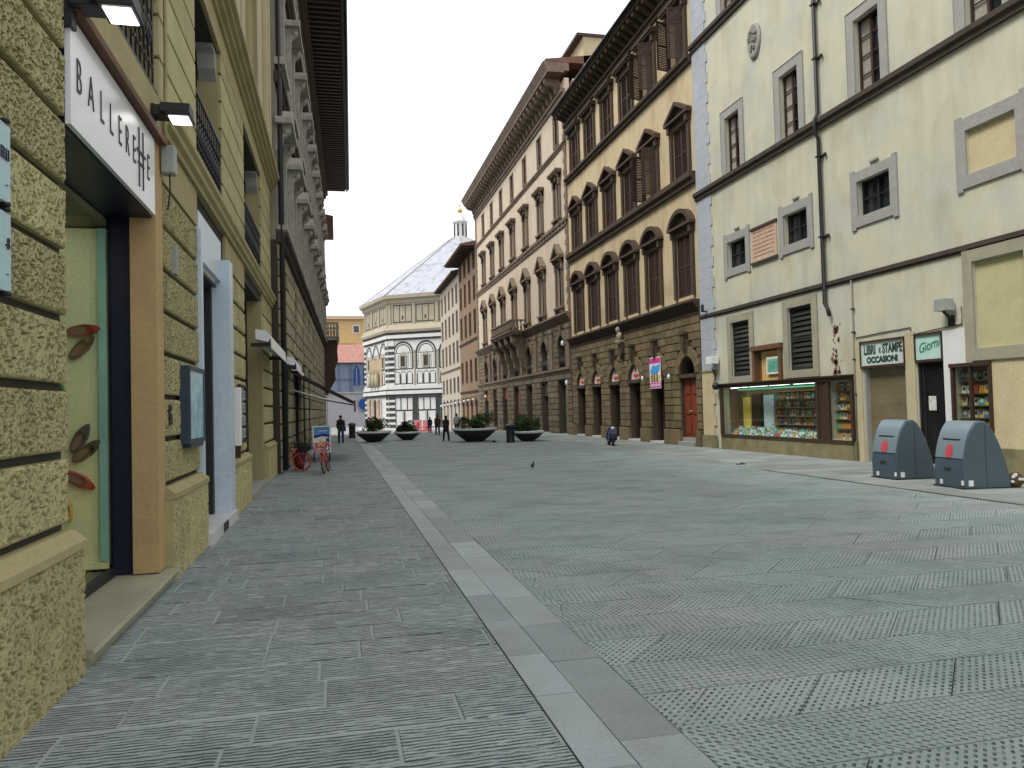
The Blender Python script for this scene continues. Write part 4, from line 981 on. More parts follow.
for i, x in enumerate(C2[:4]):
    t = thing('lunette_sign', '%s white half-round sign with a red print over a dark arched doorway' % ('farthest', 'second farthest', 'third farthest', 'nearest')[i], 'sign', (XR, 41.6 - x, 2.74), R(-90), 'half-round signs over the arched doorways')
    mb = MB(); mb.prism([(.60 * math.cos(R(a)), .60 * math.sin(R(a)) * 1.0) for a in range(0, 181, 12)], .05, .09); mb.build('board', m_lun, t)
    mb = MB(); pts = [(-.32, .17), (-.16, .26), (0, .21), (.16, .26), (.32, .17), (.12, .07), (-.12, .07)]; mb.prism(pts, .035, .048); mb.build('red_lips', m_lip, t)
    mb = MB(); mb.box(-.10, -.05, .035, .048, .32, .50); mb.box(.04, .12, .035, .048, .34, .38); mb.build('dark_marks', m_ink, t)
t = thing('colour_banner', 'bright magenta and blue printed banner hanging in the arch left of the red door', 'banner', (XR, 41.6 - C2[4], 2.25), R(-90))
mb = MB(); mb.box(-.56, .56, -.13, -.11, 0, 1.3); mb.build('sheet', mk('pale_banner', (.75, .72, .78), bump=0), t)
bc = [mk('banner_' + n, c, bump=0, var=.4, scale=8) for n, c in (('magenta', (.75, .04, .35)), ('blue', (.05, .35, .75)), ('yellow', (.7, .55, .12)), ('dark', (.06, .05, .12)))]
mb = MB(); mb.box(-.54, .54, -.137, -.131, 1.05, 1.26, m=0); mb.box(-.54, .54, -.137, -.131, .04, .24, m=0)
mb.prism([(-.5, .72), (-.2, .98), (.1, .92), (.5, 1.0), (.46, .72), (.1, .6), (-.3, .62)], -.137, -.131, m=1)
mb.prism([(-.5, .3), (.5, .3), (.5, .52), (.1, .6), (-.5, .55)], -.137, -.131, m=2)
for q in (-.3, -.05, .22): mb.prism([(q - .07, .28), (q + .07, .28), (q + .05, .62), (q, .70), (q - .05, .62)], -.143, -.138, m=3)
mb.build('print', bc, t)
mb = MB()
for q in range(7): mb.box(-.48 + q * .145, -.40 + q * .145, -.144, -.138, .09, .19)
mb.build('white_lettering', m_white, t)
t = thing('heraldic_bust', 'pale carved stone bust and shield fixed on the wall between brown arches', 'carving', (XR, 33.55, 3.7), R(-90))
mb = MB(); mb.prism([(-.22, .75), (.22, .75), (.22, .3), (0, 0), (-.22, .3)], -.22, -.05); mb.build('shield', m_brtrim, t)
mb = MB(); mb.sph((0, -.28, 1.38), .10, .12, .14, 12); mb.lathe([(.06, 1.18), (.08, 1.25), (.07, 1.32)], (0, -.26, 0), 10); mb.lathe([(.13, .92), (.19, 1.02), (.21, 1.14), (.15, 1.24), (.05, 1.28)], (0, -.22, 0), 12, sy=.6); mb.box(-.2, .2, -.36, -.05, .80, .92); mb.build('bust', m_atmarb, t)
for i, (y, z) in enumerate(((31.05, 2.55), (28.35, 2.5))):
    t = thing('wall_light', 'small white wall light on the brown stone %s' % ('left of the colour banner' if i == 0 else 'just left of the red door'), 'lamp', (XR, y, z), R(-90))
    mb = MB(); mb.lathe([(.03, .08), (.06, .12), (.06, .22), (.02, .28)], (0, -.18, 0), 10); mb.build('shade', m_white, t)
    mb = MB(); mb.tube([(0, -.17, .25), (0, -.02, .3)], .015, 5); mb.build('arm', m_black, t)
t = thing('red_shop_poster', 'red and white shop poster standing in the second brown arch', 'poster', (XR, 36.9, .5), R(-90))
mb = MB(); mb.box(-.18, .18, .1, .14, 0, 2.0); mb.build('panel', m_lip, t); mb = MB(); mb.box(-.13, .1, .09, .098, 1.0, 1.35); mb.build('white_notice', m_white, t)

# ---------------- R3 long palace, x = 71 - Y
B3 = rb('long_cornice_palace', 'long pinkish cream palace with seven bays of hooded windows, stone arches and a balcony', 71.0)
dz3 = gz(71.0)
U3 = lambda Y: 71.0 - Y
C3 = [U3(y) for y in (67.1, 63.25, 59.45, 55.5, 51.5, 47.5, 43.6)]
LL3 = 29.38; o3 = -dz3
ops = []
for x in C3: ops += [(x - .55, x + .55, 7.5 + o3, 10.0 + o3), (x - .5, x + .5, 12.75 + o3, 15.0 + o3), (x - .45, x + .45, 17.1 + o3, 18.9 + o3)]
mb = MB(); mb.wall(0, LL3, 6.7 + o3, 20.4 + o3, ops, .26, 0); mb.build('wall', m_r3, B3, recalc=False)
gops = [(x - .85, x + .85, 0, 3.1 + o3) for x in C3] + [(x - .68, x + .68, 3.9 + o3, 5.82 + o3) for x in C3]
mb = MB(); mb.wall(0, LL3, -.4, 6.7 + o3, gops, .45, 0)
for x in C3: mb.archfill(x, 1.36, 5.13 + o3, .001, .44, 5.821 + o3)
mb.build('ground_wall', mk('brown_mortar', (.09, .07, .05)), B3, recalc=False)
mb = MB(); mb.box(.01, LL3 - .01, .5, 14, -.5, 20.4 + o3); mb.build('rear_wall', m_r3, B3)
mb = MB(); mb.profx([(-1.1, 21.3 + o3), (14, 21.3 + o3), (7, 22.6 + o3), (-1.1, 21.42 + o3)], -.3, LL3); mb.build('roof', m_roof, B3)
def av3(za, zb):
    out = []
    if za < 3.1 + o3: out += [(x - .85, x + .85) for x in C3]
    out += arch_avoid(C3, 1.36, 5.13 + o3, .30, 3.9 + o3)(za, zb); return out
mb = MB(); ashlar(mb, .02, LL3 - .02, -.3, 3.55 + o3, .36, .62, -.09, .01, av3, gap=.04); ashlar(mb, .02, LL3 - .02, 3.9 + o3, 6.5 + o3, .34, .7, -.04, .01, av3, gap=.035); mb.build('ashlar', m_r3st, B3, recalc=False)
mb = MB(); mb.vouss(0, 1.36, 5.13 + o3, .30, -.10, .01, 11, key=.3, keyp=.06); rep(mb, 'arch_surround', m_r3st, B3, C3)
mb = MB(); mb.box(-.3, .3, -.16, 0, 3.9 + o3, 6.1 + o3); mb.box(-.36, .36, -.2, 0, 6.1 + o3, 6.3 + o3); rep(mb, 'pilaster', m_r3trim, B3, [x - 1.95 for x in C3[1:] + [LL3 + 1.55]])
string(B3, 0, LL3, 3.56 + o3, .32, .22, m_r3trim)
mb = MB(); cornice(mb, 0, LL3, 6.5 + o3, 7.0 + o3, .36, 4); mb.build('cornice', m_r3trim, B3)
mb = MB()
mb.box(0, LL3, -.06, 0, 12.0 + o3, 12.25 + o3); mb.box(0, LL3, -.14, 0, 12.25 + o3, 12.45 + o3); x = .3
while x < LL3: mb.box(x, x + .34, -.10, -.06, 12.02 + o3, 12.22 + o3); x += .68
mb.build('frieze_band', m_r3trim, B3)
string(B3, 0, LL3, 16.6 + o3, .24, .14, m_r3trim)
mb = MB(); cornice(mb, -.1, LL3, 19.35 + o3, 19.8 + o3, .2, 2); mb.box(-.3, LL3, -1.0, 0, 20.7 + o3, 20.82 + o3); mb.profx([(-1.0, 20.82 + o3), (-1.25, 21.28 + o3), (.3, 21.28 + o3), (.3, 20.82 + o3)], -.4, LL3)
mb.build('eaves_cornice', m_r3trim, B3)
mb = MB(); mb.profx([(.0, 19.801 + o3), (-.25, 19.85 + o3), (-.35, 20.2 + o3), (-.75, 20.3 + o3), (-.92, 20.5 + o3), (-.92, 20.698 + o3), (.0, 20.698 + o3)], 0, .34); rep(mb, 'modillion', m_r3trim, B3, [.1 + .85 * k for k in range(34)])
for xa in (0.03, LL3 - .55):
    mb = MB(); z = 7.1 + o3; k = 0
    while z < 19.2 + o3: w = .55 if k % 2 else .38; mb.box(xa if xa < 1 else LL3 - .03 - w, xa + w if xa < 1 else LL3 - .03, -.06, -.002, z + .01, z + .33); z += .34; k += 1
    mb.build('quoins', m_r3trim, B3)
def r3win(kind, w, h):
    def f(b):
        mb = MB()
        for s_ in (-1, 1): mb.box(s_ * w / 2, s_ * (w / 2 + .18), -.12, .004, -.02, h + .02); mb.box(s_ * (w / 2 - .0), s_ * (w / 2 + .24), -.16, 0, h - .35, h + .02)
        mb.box(-w / 2 - .28, w / 2 + .28, -.24, 0, -.16, -.02)
        for s_ in (-1, 1): mb.box(s_ * (w / 2 + .02), s_ * (w / 2 + .2), -.18, 0, -.4, -.16)
        mb.box(-w / 2 - .2, w / 2 + .2, -.10, 0, h + .02, h + .3); o = mb.build('window', m_r3trim, b)
        W_ = w / 2 + .38; zb = h + .3; mb = MB(); mb.box(-W_, W_, -.34, 0, zb, zb + .10)
        if kind == 'tri':
            for s_ in (-1, 1): mb.prism([(s_ * W_, zb + .1), (s_ * W_, zb + .2), (0, zb + .95), (0, zb + .72), (s_ * (W_ - .2), zb + .1)], -.34, 0)
            mb.prism([(-W_ * .8, zb + .1), (W_ * .8, zb + .1), (0, zb + .75)], -.06, 0); mb.sph((0, -.14, zb + .42), .16, .1, .2, 8)
        else:
            mb.box(-W_ - .05, W_ + .05, -.40, 0, zb + .1, zb + .22)
            mb.sph((0, -.12, zb - .2), .18, .1, .16, 8)
        for s_ in (-1, 1): mb.profx([(0, zb), (-.3, zb), (-.26, zb - .15), (-.12, zb - .3), (-.12, zb - .5), (0, zb - .55)], s_ * (w / 2 + .02), s_ * (w / 2 + .2))
        mb.build('hood', m_r3trim, o)
        mb = MB(); mb.box(-w / 2, w / 2, .2, .22, 0, h); mb.build('pane', m_glass, o)
        mb = MB(); sash(mb, w, h, .12, bars=3); mb.build('sash', m_dkwood, o); return o
    return f
def plainwin(w, h, mf, ms):
    def f(b):
        mb = MB()
        for s_ in (-1, 1): mb.box(s_ * w / 2, s_ * (w / 2 + .10), -.05, .004, -.08, h + .1)
        mb.box(-w / 2, w / 2, -.05, .004, h, h + .1); mb.box(-w / 2 - .04, w / 2 + .04, -.08, .004, -.1, -.0); o = mb.build('window', mf, b)
        mb = MB(); mb.box(-w / 2, w / 2, .2, .22, 0, h); mb.build('pane', m_glass, o)
        if ms:
            for s_ in (-1, 1): m1 = MB(); louvre(m1, min(0, s_ * w / 2) + .008, max(0, s_ * w / 2) - .008, .05, 0, h, .04); m1.build('shutter', ms, o)
        return o
    return f
for x in C3:
    window(B3, '3a', x, 7.5 + o3, r3win('tri', 1.1, 2.5)); window(B3, '3b', x, 12.75 + o3, r3win('flat', 1.0, 2.25)); window(B3, '3c', x, 17.1 + o3, plainwin(.9, 1.8, m_r3trim, m_shut))
m_grn = mk('green_door_paint', (.10, .34, .10), bump=.1, var=.2)
for i, x in enumerate(C3):
    mb = MB(); mb.box(x - .68, x + .68, .40, .43, 3.9 + o3, 5.83 + o3); w_ = mb.build('window', m_glass, B3)
    mb = MB(); mb.box(x - .04, x + .04, .32, .38, 3.9 + o3, 5.8 + o3); mb.box(x - .68, x + .68, .33, .37, 5.08 + o3, 5.16 + o3); mb.build('sash', m_dkwood, w_)
    mb = MB()
    for k in range(9): mb.tube([(x - .62 + k * .155, .05, 3.9 + o3), (x - .62 + k * .155, .05, 4.5 + o3)], .02, 5)
    mb.box(x - .66, x + .66, .03, .07, 4.5 + o3, 4.55 + o3); mb.build('railing', m_black, w_)
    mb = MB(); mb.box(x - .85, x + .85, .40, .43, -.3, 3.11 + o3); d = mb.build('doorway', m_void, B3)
    if i in (3, 6, 4): mb = MB(); mb.box(x - .7 if i != 6 else x - .2, x + (.7 if i != 6 else .8), .22, .3, -.2, 2.6 + o3); mb.build('door', {3: m_redw, 6: m_grn, 4: m_dkwood}[i], B3)
    else: mb = MB(); mb.box(x - .85, x + .85, .1, .2, 2.3 + o3, 3.1 + o3); mb.build('shop_fascia', m_dkwood if i % 2 else m_redw, B3)
# balcony
mb = MB(); bx0, bx1 = U3(59.0), U3(52.0)
mb.box(bx0, bx1, -1.15, -.36, 6.72 + o3, 6.9 + o3); mb.box(bx0 - .08, bx1 + .08, -1.25, -.36, 6.9 + o3, 7.0 + o3)
bal = mb.build('balcony', m_r3trim, B3)
mb = MB(); mb.box(bx0, bx1, -1.2, -1.02, 7.65 + o3, 7.76 + o3); mb.box(bx0, bx0 + .16, -1.02, -.1, 7.65 + o3, 7.76 + o3); mb.box(bx1 - .16, bx1, -1.02, -.1, 7.65 + o3, 7.76 + o3)
n = 22
for k in range(n + 1):
    x = bx0 + .1 + (bx1 - bx0 - .2) * k / n; mb.lathe([(.05, 7.0 + o3), (.085, 7.2 + o3), (.04, 7.4 + o3), (.06, 7.65 + o3)], (x, -1.11, 0), 8)
for yy in (-.9, -.65, -.4):
    for x in (bx0 + .08, bx1 - .08): mb.lathe([(.05, 7.0 + o3), (.085, 7.2 + o3), (.04, 7.4 + o3), (.06, 7.65 + o3)], (x, yy, 0), 8)
mb.build('balustrade', m_r3trim, bal)
for x in (bx0 + .5, U3(55.5) - 1.0, U3(55.5) + 1.0, bx1 - .5):
    mb = MB(); mb.profx([(0, 6.7 + o3), (-1.1, 6.7 + o3), (-1.05, 6.2 + o3), (-.7, 5.8 + o3), (-.6, 5.2 + o3), (-.45, 4.9 + o3), (-.4, 4.5 + o3), (0, 4.2 + o3)], x - .2, x + .2); mb.lathe([(.22, -.23), (.28, -.2), (.28, .2), (.22, .23)], (x, -.78, 6.3 + o3), 14, axis='x'); mb.build('bracket', m_r3trim, bal)
t = MB(); t.box(LL3 - 3.2, LL3 + .0, 1.2, 6, 20.4 + o3, 22.9 + o3); t.build('rooftop_room', m_pale, B3)
t = MB(); t.profx([(.8, 22.9 + o3), (6.3, 22.9 + o3), (6.3, 23.05 + o3), (.8, 23.05 + o3)], LL3 - 3.35, LL3 + .1); t.build('rooftop_slab', m_dkwood, B3)
for i, (yy, zz) in enumerate(((43.6, 5.0), (43.0, 2.7), (67.5, 2.4))):
    t = thing('wall_light', ('small white lamp high on the pier by the nearest stone arch', 'small white lamp beside the green door', 'small white lamp at the far end of the long palace')[i], 'lamp', (XR, yy - 1.1, zz), R(-90))
    mb = MB(); mb.lathe([(.04, .1), (.085, .16), (.085, .32), (.03, .4)], (0, -.3, 0), 10); mb.build('shade', m_white, t)
    mb = MB(); mb.tube([(0, -.3, .38), (0, -.02, .42)], .02, 5); mb.build('arm', m_black, t)

# ---------------- R4 brown house, R5 pale house
def house(name, label, Y1, Y0, H_, mat, cols, rows, wmat, eave, gcols, shw, wfn, archm, strz, dx=0):
    b = rb(name, label, Y1, dx); L_ = Y1 - Y0; o = -gz(Y1)
    ops = [(x - w / 2, x + w / 2, z + o, z + h + o) for x in cols for (z, w, h) in rows]
    gop = [(x - .6, x + .6, -.6, 2.5 + o) for x in gcols]
    mb = MB(); mb.wall(0, L_, -.6, H_ + o, ops + gop, .26, 0)
    for x in gcols: mb.archfill(x, 1.2, 1.9 + o, .001, .25, 2.501 + o)
    mb.build('wall', mat, b, recalc=False)
    mb = MB(); mb.box(.01, L_ - .01, .32, 12, -.6, H_ + o); mb.build('rear_wall', mat, b)
    mb = MB(); mb.profx([(-eave, H_ + o), (12.3, H_ + o), (6, H_ + 1.9 + o), (-eave, H_ + .15 + o)], -.35, L_ + .0); mb.build('roof', m_roof, b)
    mb = MB(); mb.box(0, .12, -eave + .06, 0, H_ - .16 + o, H_ - .01 + o); rep(mb, 'rafter', m_dkwood, b, [.1 + .5 * k for k in range(int((L_ - .2) / .5) + 1)])
    for x in cols:
        for k, (z, w, h) in enumerate(rows): window(b, name + str(k), x, z + o, plainwin(w, h, wmat, shw))
    for x in gcols:
        mb = MB(); mb.box(x - .6, x + .6, .24, .255, -.6, 2.5 + o); mb.build('doorway', m_void, b)
        mb = MB(); mb.vouss(x, 1.2, 1.9 + o, .18, -.05, .0, 9, key=.05); mb.build('arch_surround', archm, b)
    for z in strz: string(b, 0, L_, z + o, .22, .12, wmat)
    return b
B4 = house('brown_house', 'tall narrow brown plastered house between the long palace and the pale pink house', 82.0, 71.02, 17.0, m_r4, [1.5, 4.2, 6.9, 9.6], [(4.4, .8, 2.0), (9.0, .85, 2.1), (12.2, .85, 2.1), (15.2, .8, 1.5)], m_brtrim, 1.5, [1.6, 4.2, 6.8, 9.4], m_shut, None, m_brtrim, (3.2, 8.2))
B5 = house('pale_pink_house', 'pale pink house with dark shutters at the far end of the right-hand row', 97.0, 82.02, 16.4, m_r5, [1.6, 4.6, 7.6, 10.6, 13.4], [(3.6, 1.0, 1.5), (6.9, 1.0, 2.2), (10.2, 1.0, 2.2), (13.4, .95, 1.9)], m_r3trim, .8, [1.6, 4.6, 7.6, 10.6, 13.4], m_shut, None, m_brtrim, (6.0,))
for i, y in enumerate((95.4, 92.4, 89.4, 86.4, 83.6, 80.4, 77.8, 75.2, 72.6)):
    t = thing('globe_lamp', 'white globe lamp bracketed over the arched shop doors of the far houses', 'lamp', (XR, y - 1.4, gz(y) + 2.9), R(-90), 'globe lamps over the far shop doors')
    mb = MB(); mb.sph((0, -.6, 0), .12, n=12); mb.build('globe', m_white, t)
    mb = MB(); mb.tube([(0, -.6, .18), (0, -.4, .35), (0, 0, .3)], .025, 5); mb.build('arm', m_black, t)

# ================================================================== LEFT, FARTHER: grey palace with deep eaves
L2 = thing('grey_hooded_palace', 'grey palace farther along the left with rows of hooded windows and very deep dark eaves', 'building', (-1.5, 21.45, 0), R(90) - .018)
m_l2 = mk('grey_beige_plaster', (.24, .225, .17), var=.18, scale=1, streak=.1, bump=.2, dirt=(.22, .2, .16))
m_l2s = mk('grey_green_stone', (.34, .305, .19), var=.15, scale=2, bump=.5, bs=30, rnd=.2, dirt=(.12, .11, .08))
m_l2w = mk('pale_stone_trim', (.36, .35, .30), var=.25, scale=3, bump=.3, dirt=(.33, .32, .28))
LN = 38.6
gop = [(1.0, 2.7, 0, 3.3), (5.0, 7.2, 0, 3.2), (9.2, 11.2, 0, 3.2), (13.2, 15.0, 0, 3.2)]
mez = [(x, x + .8, 3.9, 5.6) for x in (1.5, 5.7, 9.8, 13.7, 17.7, 21.7, 25.7, 29.7)]
cx = [.9 + 4.1 * k for k in range(10)]
ops = [(x - .6, x + .6, 7.0, 9.2) for x in cx[:9]] + [(x - .6, x + .6, 11.6, 13.9) for x in cx[:9]] + [(x - .5, x + .5, 15.6, 17.2) for x in cx[:9]]
mb = MB(); mb.wall(0, LN, 6.3, 18.4, ops, .3, 0); mb.build('wall', m_l2, L2, recalc=False)
mb = MB(); mb.wall(0, LN, 0, 6.3, gop + mez, .4, 0); mb.build('ground_wall', m_groove, L2, recalc=False)
mb = MB(); mb.box(.01, LN - .01, .45, 12, 0, 18.4); mb.build('rear_wall', m_l2, L2)
def avl(za, zb): return [(a, b) for a, b, c, d in gop + mez if za < d - .02 and zb > c + .02]
mb = MB(); ashlar(mb, .02, LN - .02, .0, 6.2, .44, .9, -.05, .01, avl, gap=.05); mb.build('ashlar', m_l2s, L2, recalc=False)
string(L2, 0, LN, 6.22, .35, .28, m_dkline) if 'string' in globals() else None
for z in (10.6, 14.9): string(L2, 0, LN, z, .3, .22, m_dkline)
def l2win(h, hood):
    def f(b):
        w = 1.2; mb = MB()
        for s_ in (-1, 1): mb.box(s_ * w / 2, s_ * (w / 2 + .22), -.16, .004, -.3, h + .02)
        mb.box(-w / 2 - .3, w / 2 + .3, -.28, 0, -.5, -.3); mb.box(-w / 2 - .22, w / 2 + .22, -.12, 0, h + .02, h + .25); o = mb.build('window', m_l2w, b)
        if hood:
            mb = MB(); W_ = w / 2 + .42; mb.box(-W_, W_, -.46, 0, h + .25, h + .40)
            mb.prism([(-W_, h + .4), (W_, h + .4), (0, h + .95)], -.42, 0)
            mb.build('hood', m_l2w, o)
            for s_ in (-1, 1):
                mb = MB(); mb.profx([(0, h + .25), (-.4, h + .25), (-.38, h + .05), (-.2, h - .1), (-.16, h - .4), (0, h - .5)], s_ * (w / 2 + .05), s_ * (w / 2 + .25)); mb.lathe([(.08, s_ * (w / 2 + .04)), (.08, s_ * (w / 2 + .27))], (0, -.28, h + .08), 10, axis='x'); mb.build('bracket', m_l2w, o)
        mb = MB(); mb.box(-w / 2, w / 2, .24, .26, 0, h); mb.build('pane', m_glass, o)
        for s_ in (-1, 1): m1 = MB(); louvre(m1, min(0, s_ * w / 2) + .008, max(0, s_ * w / 2) - .008, .05, 0, h, .04); m1.build('shutter', m_shut, o)
        return o
    return f
for x in cx[:9]:
    window(L2, 'l2a', x, 7.0, l2win(2.2, 1)); window(L2, 'l2b', x, 11.6, l2win(2.3, 1)); window(L2, 'l2c', x, 15.6, l2win(1.6, 0))
for a, b, c, d in gop:
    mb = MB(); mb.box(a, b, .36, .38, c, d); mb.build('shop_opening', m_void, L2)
    mb = MB()
    for x in (a + .06, (a + b) / 2, b - .06): mb.box(x - .04, x + .04, .25, .34, 0, d)
    mb.build('shop_door_frame', m_dkwood, L2)
for a, b, c, d in mez: mb = MB(); mb.box(a, b, .3, .32, c, d); mb.build('mezzanine_window', m_glass, L2)
# eaves
mb = MB(); mb.profx([(-1.8, 18.75), (12.3, 18.75), (12.3, 18.9), (5, 20.6), (-1.85, 18.95)], -.1, LN + .2); mb.build('roof', m_roof, L2)
mb = MB(); mb.box(0, .16, -1.7, 0, 18.52, 18.745); rep(mb, 'rafter', m_dkwood, L2, [.1 + .42 * k for k in range(92)])
mb = MB(); mb.box(-.1, LN + .2, -1.87, -1.75, 18.6, 18.78); mb.tube([(-.1, -1.93, 18.78), (LN + .2, -1.93, 18.78)], .08, 8); mb.build('gutter', m_black, L2)
mb = MB(); cornice(mb, 0, LN, 17.7, 18.4, .4, 3); mb.build('cornice', m_brtrim, L2)
mb = MB(); mb.tube([(.06, -.12, .1), (.06, -.12, 18.4)], .07, 8); mb.build('downpipe', m_black, L2)
# balcony near its far end
bz = 6.85; ba, bb = 34.0, 37.6
mb = MB(); mb.box(ba, bb, -1.0, -.0, bz - .15, bz + .05); mb.box(ba - .06, bb + .06, -1.08, 0, bz + .05, bz + .13); bal = mb.build('balcony', m_l2w, L2)
mb = MB(); mb.box(ba, bb, -1.05, -.88, bz + 1.0, bz + 1.12)
for x in (ba, bb - .15): mb.box(x, x + .15, -.88, 0, bz + 1.0, bz + 1.12); mb.box(x, x + .16, -1.03, -.87, bz + .13, bz + 1.0)
for k in range(12): mb.lathe([(.05, bz + .13), (.09, bz + .4), (.04, bz + .7), (.06, bz + 1.0)], (ba + .35 + k * .26, -.96, 0), 8)
for yy in (-.75, -.55, -.35, -.15):
    mb.lathe([(.05, bz + .13), (.09, bz + .4), (.04, bz + .7), (.06, bz + 1.0)], (ba + .08, yy, 0), 8)
mb.build('balustrade', m_l2w, bal)
for x in (ba + .3, bb - .7):
    mb = MB(); mb.profx([(0, bz - .151), (-.95, bz - .151), (-.9, bz - .7), (-.95, bz - 1.4), (-.7, bz - 2.0), (-.75, bz - 2.8), (-.4, bz - 3.4), (-.2, bz - 3.9), (0, bz - 4.0)], x, x + .4); mb.build('bracket', m_brtrim, bal)
# last house on the left
L3 = thing('corner_house', 'plain brown house at the far end of the left-hand row, before the piazza', 'building', (-.80, 60.15, gz(60)), R(90))
ops = [(x - .5, x + .5, z, z + 1.9) for x in (1.6, 4.6) for z in (4.4, 8.3, 12.2)]
mb = MB(); mb.wall(0, 7.2, -.3, 16.6, ops, .3, 0); mb.build('wall', m_l2s, L3, recalc=False)
mb = MB(); mb.box(.01, 7.19, .35, 11, -.3, 16.6); mb.build('rear_wall', m_l2s, L3)
mb = MB(); mb.profx([(-.75, 16.6), (11.4, 16.6), (5, 18), (-.75, 16.85)], -.1, 7.3); mb.build('roof', m_roof, L3)
for x in (1.6, 4.6):
    for z in (4.4, 8.3, 12.2): window(L3, 'l3', x, z, plainwin(1.0, 1.9, m_l2w, m_shut))

# white wall awning boxes, open awning
def awn(Y0, Y1, z, label):
    t = thing('folded_awning', label, 'awning', (-1.5 + .018 * (Y0 - 21.45) if Y0 > 21.4 else XL, Y0, z), R(90), 'white folded awnings on the left-hand wall')
    mb = MB(); mb.profx([(-.10, 0), (-.34, -.06), (-.40, .06), (-.30, .17), (-.10, .2)], 0, Y1 - Y0); mb.build('cassette', m_white, t)
    mb = MB(); mb.profx([(-.40, -.20), (-.42, -.20), (-.40, .05), (-.38, .05)], .02, Y1 - Y0 - .02); mb.build('valance', m_white, t)
    for x in (.1, Y1 - Y0 - .2): mb = MB(); mb.box(x, x + .08, -.36, .0, -.14, -.07); mb.build('arm', m_black, t)
awn(16.2, 20.6, 3.12, 'white folded awning over the yellow stone shop doorway, nearer of the two')
awn(22.2, 25.0, 3.0, 'white folded awning on the grey palace, farther of the two')
t = thing('open_awning', 'dark open awning sloping out from the left wall over the red bicycles', 'awning', (-1.42, 25.4, 0), R(90) - .018)
m_can = mk('dark_brown_canvas', (.055, .035, .03), bump=.1)
mb = MB(); mb.profx([(0, 3.0), (-1.95, 1.95), (-1.95, 1.88), (0, 2.90)], 0, 4.4); mb.build('canvas', m_can, t)
mb = MB(); mb.box(0, 4.4, -2.0, -1.95, 1.62, 1.98); mb.build('valance', mk('rust_canvas', (.20, .09, .05), bump=0), t)
mb = MB(); mb.box(0, 4.4, -.14, 0, 2.97, 3.1); mb.build('cassette', m_white, t)
for x in (.05, 4.3): mb = MB(); mb.tube([(x, -.05, 2.35), (x, -1.0, 2.05), (x, -1.93, 1.86)], .025, 6); mb.build('arm', m_white, t)
t = thing('pole', 'thin white pole standing at the far left corner below the balcony', 'pole', (-.62, 46.5, 0))
mb = MB(); mb.lathe([(.05, 0), (.035, .1), (.03, 2.6)], (0, 0, 0), 8); mb.build('shaft', m_white, t); mb = MB(); mb.lathe([(.10, 0), (.10, .04), (.05, .05)], (0, 0, 0), 12); mb.build('foot', m_black, t)

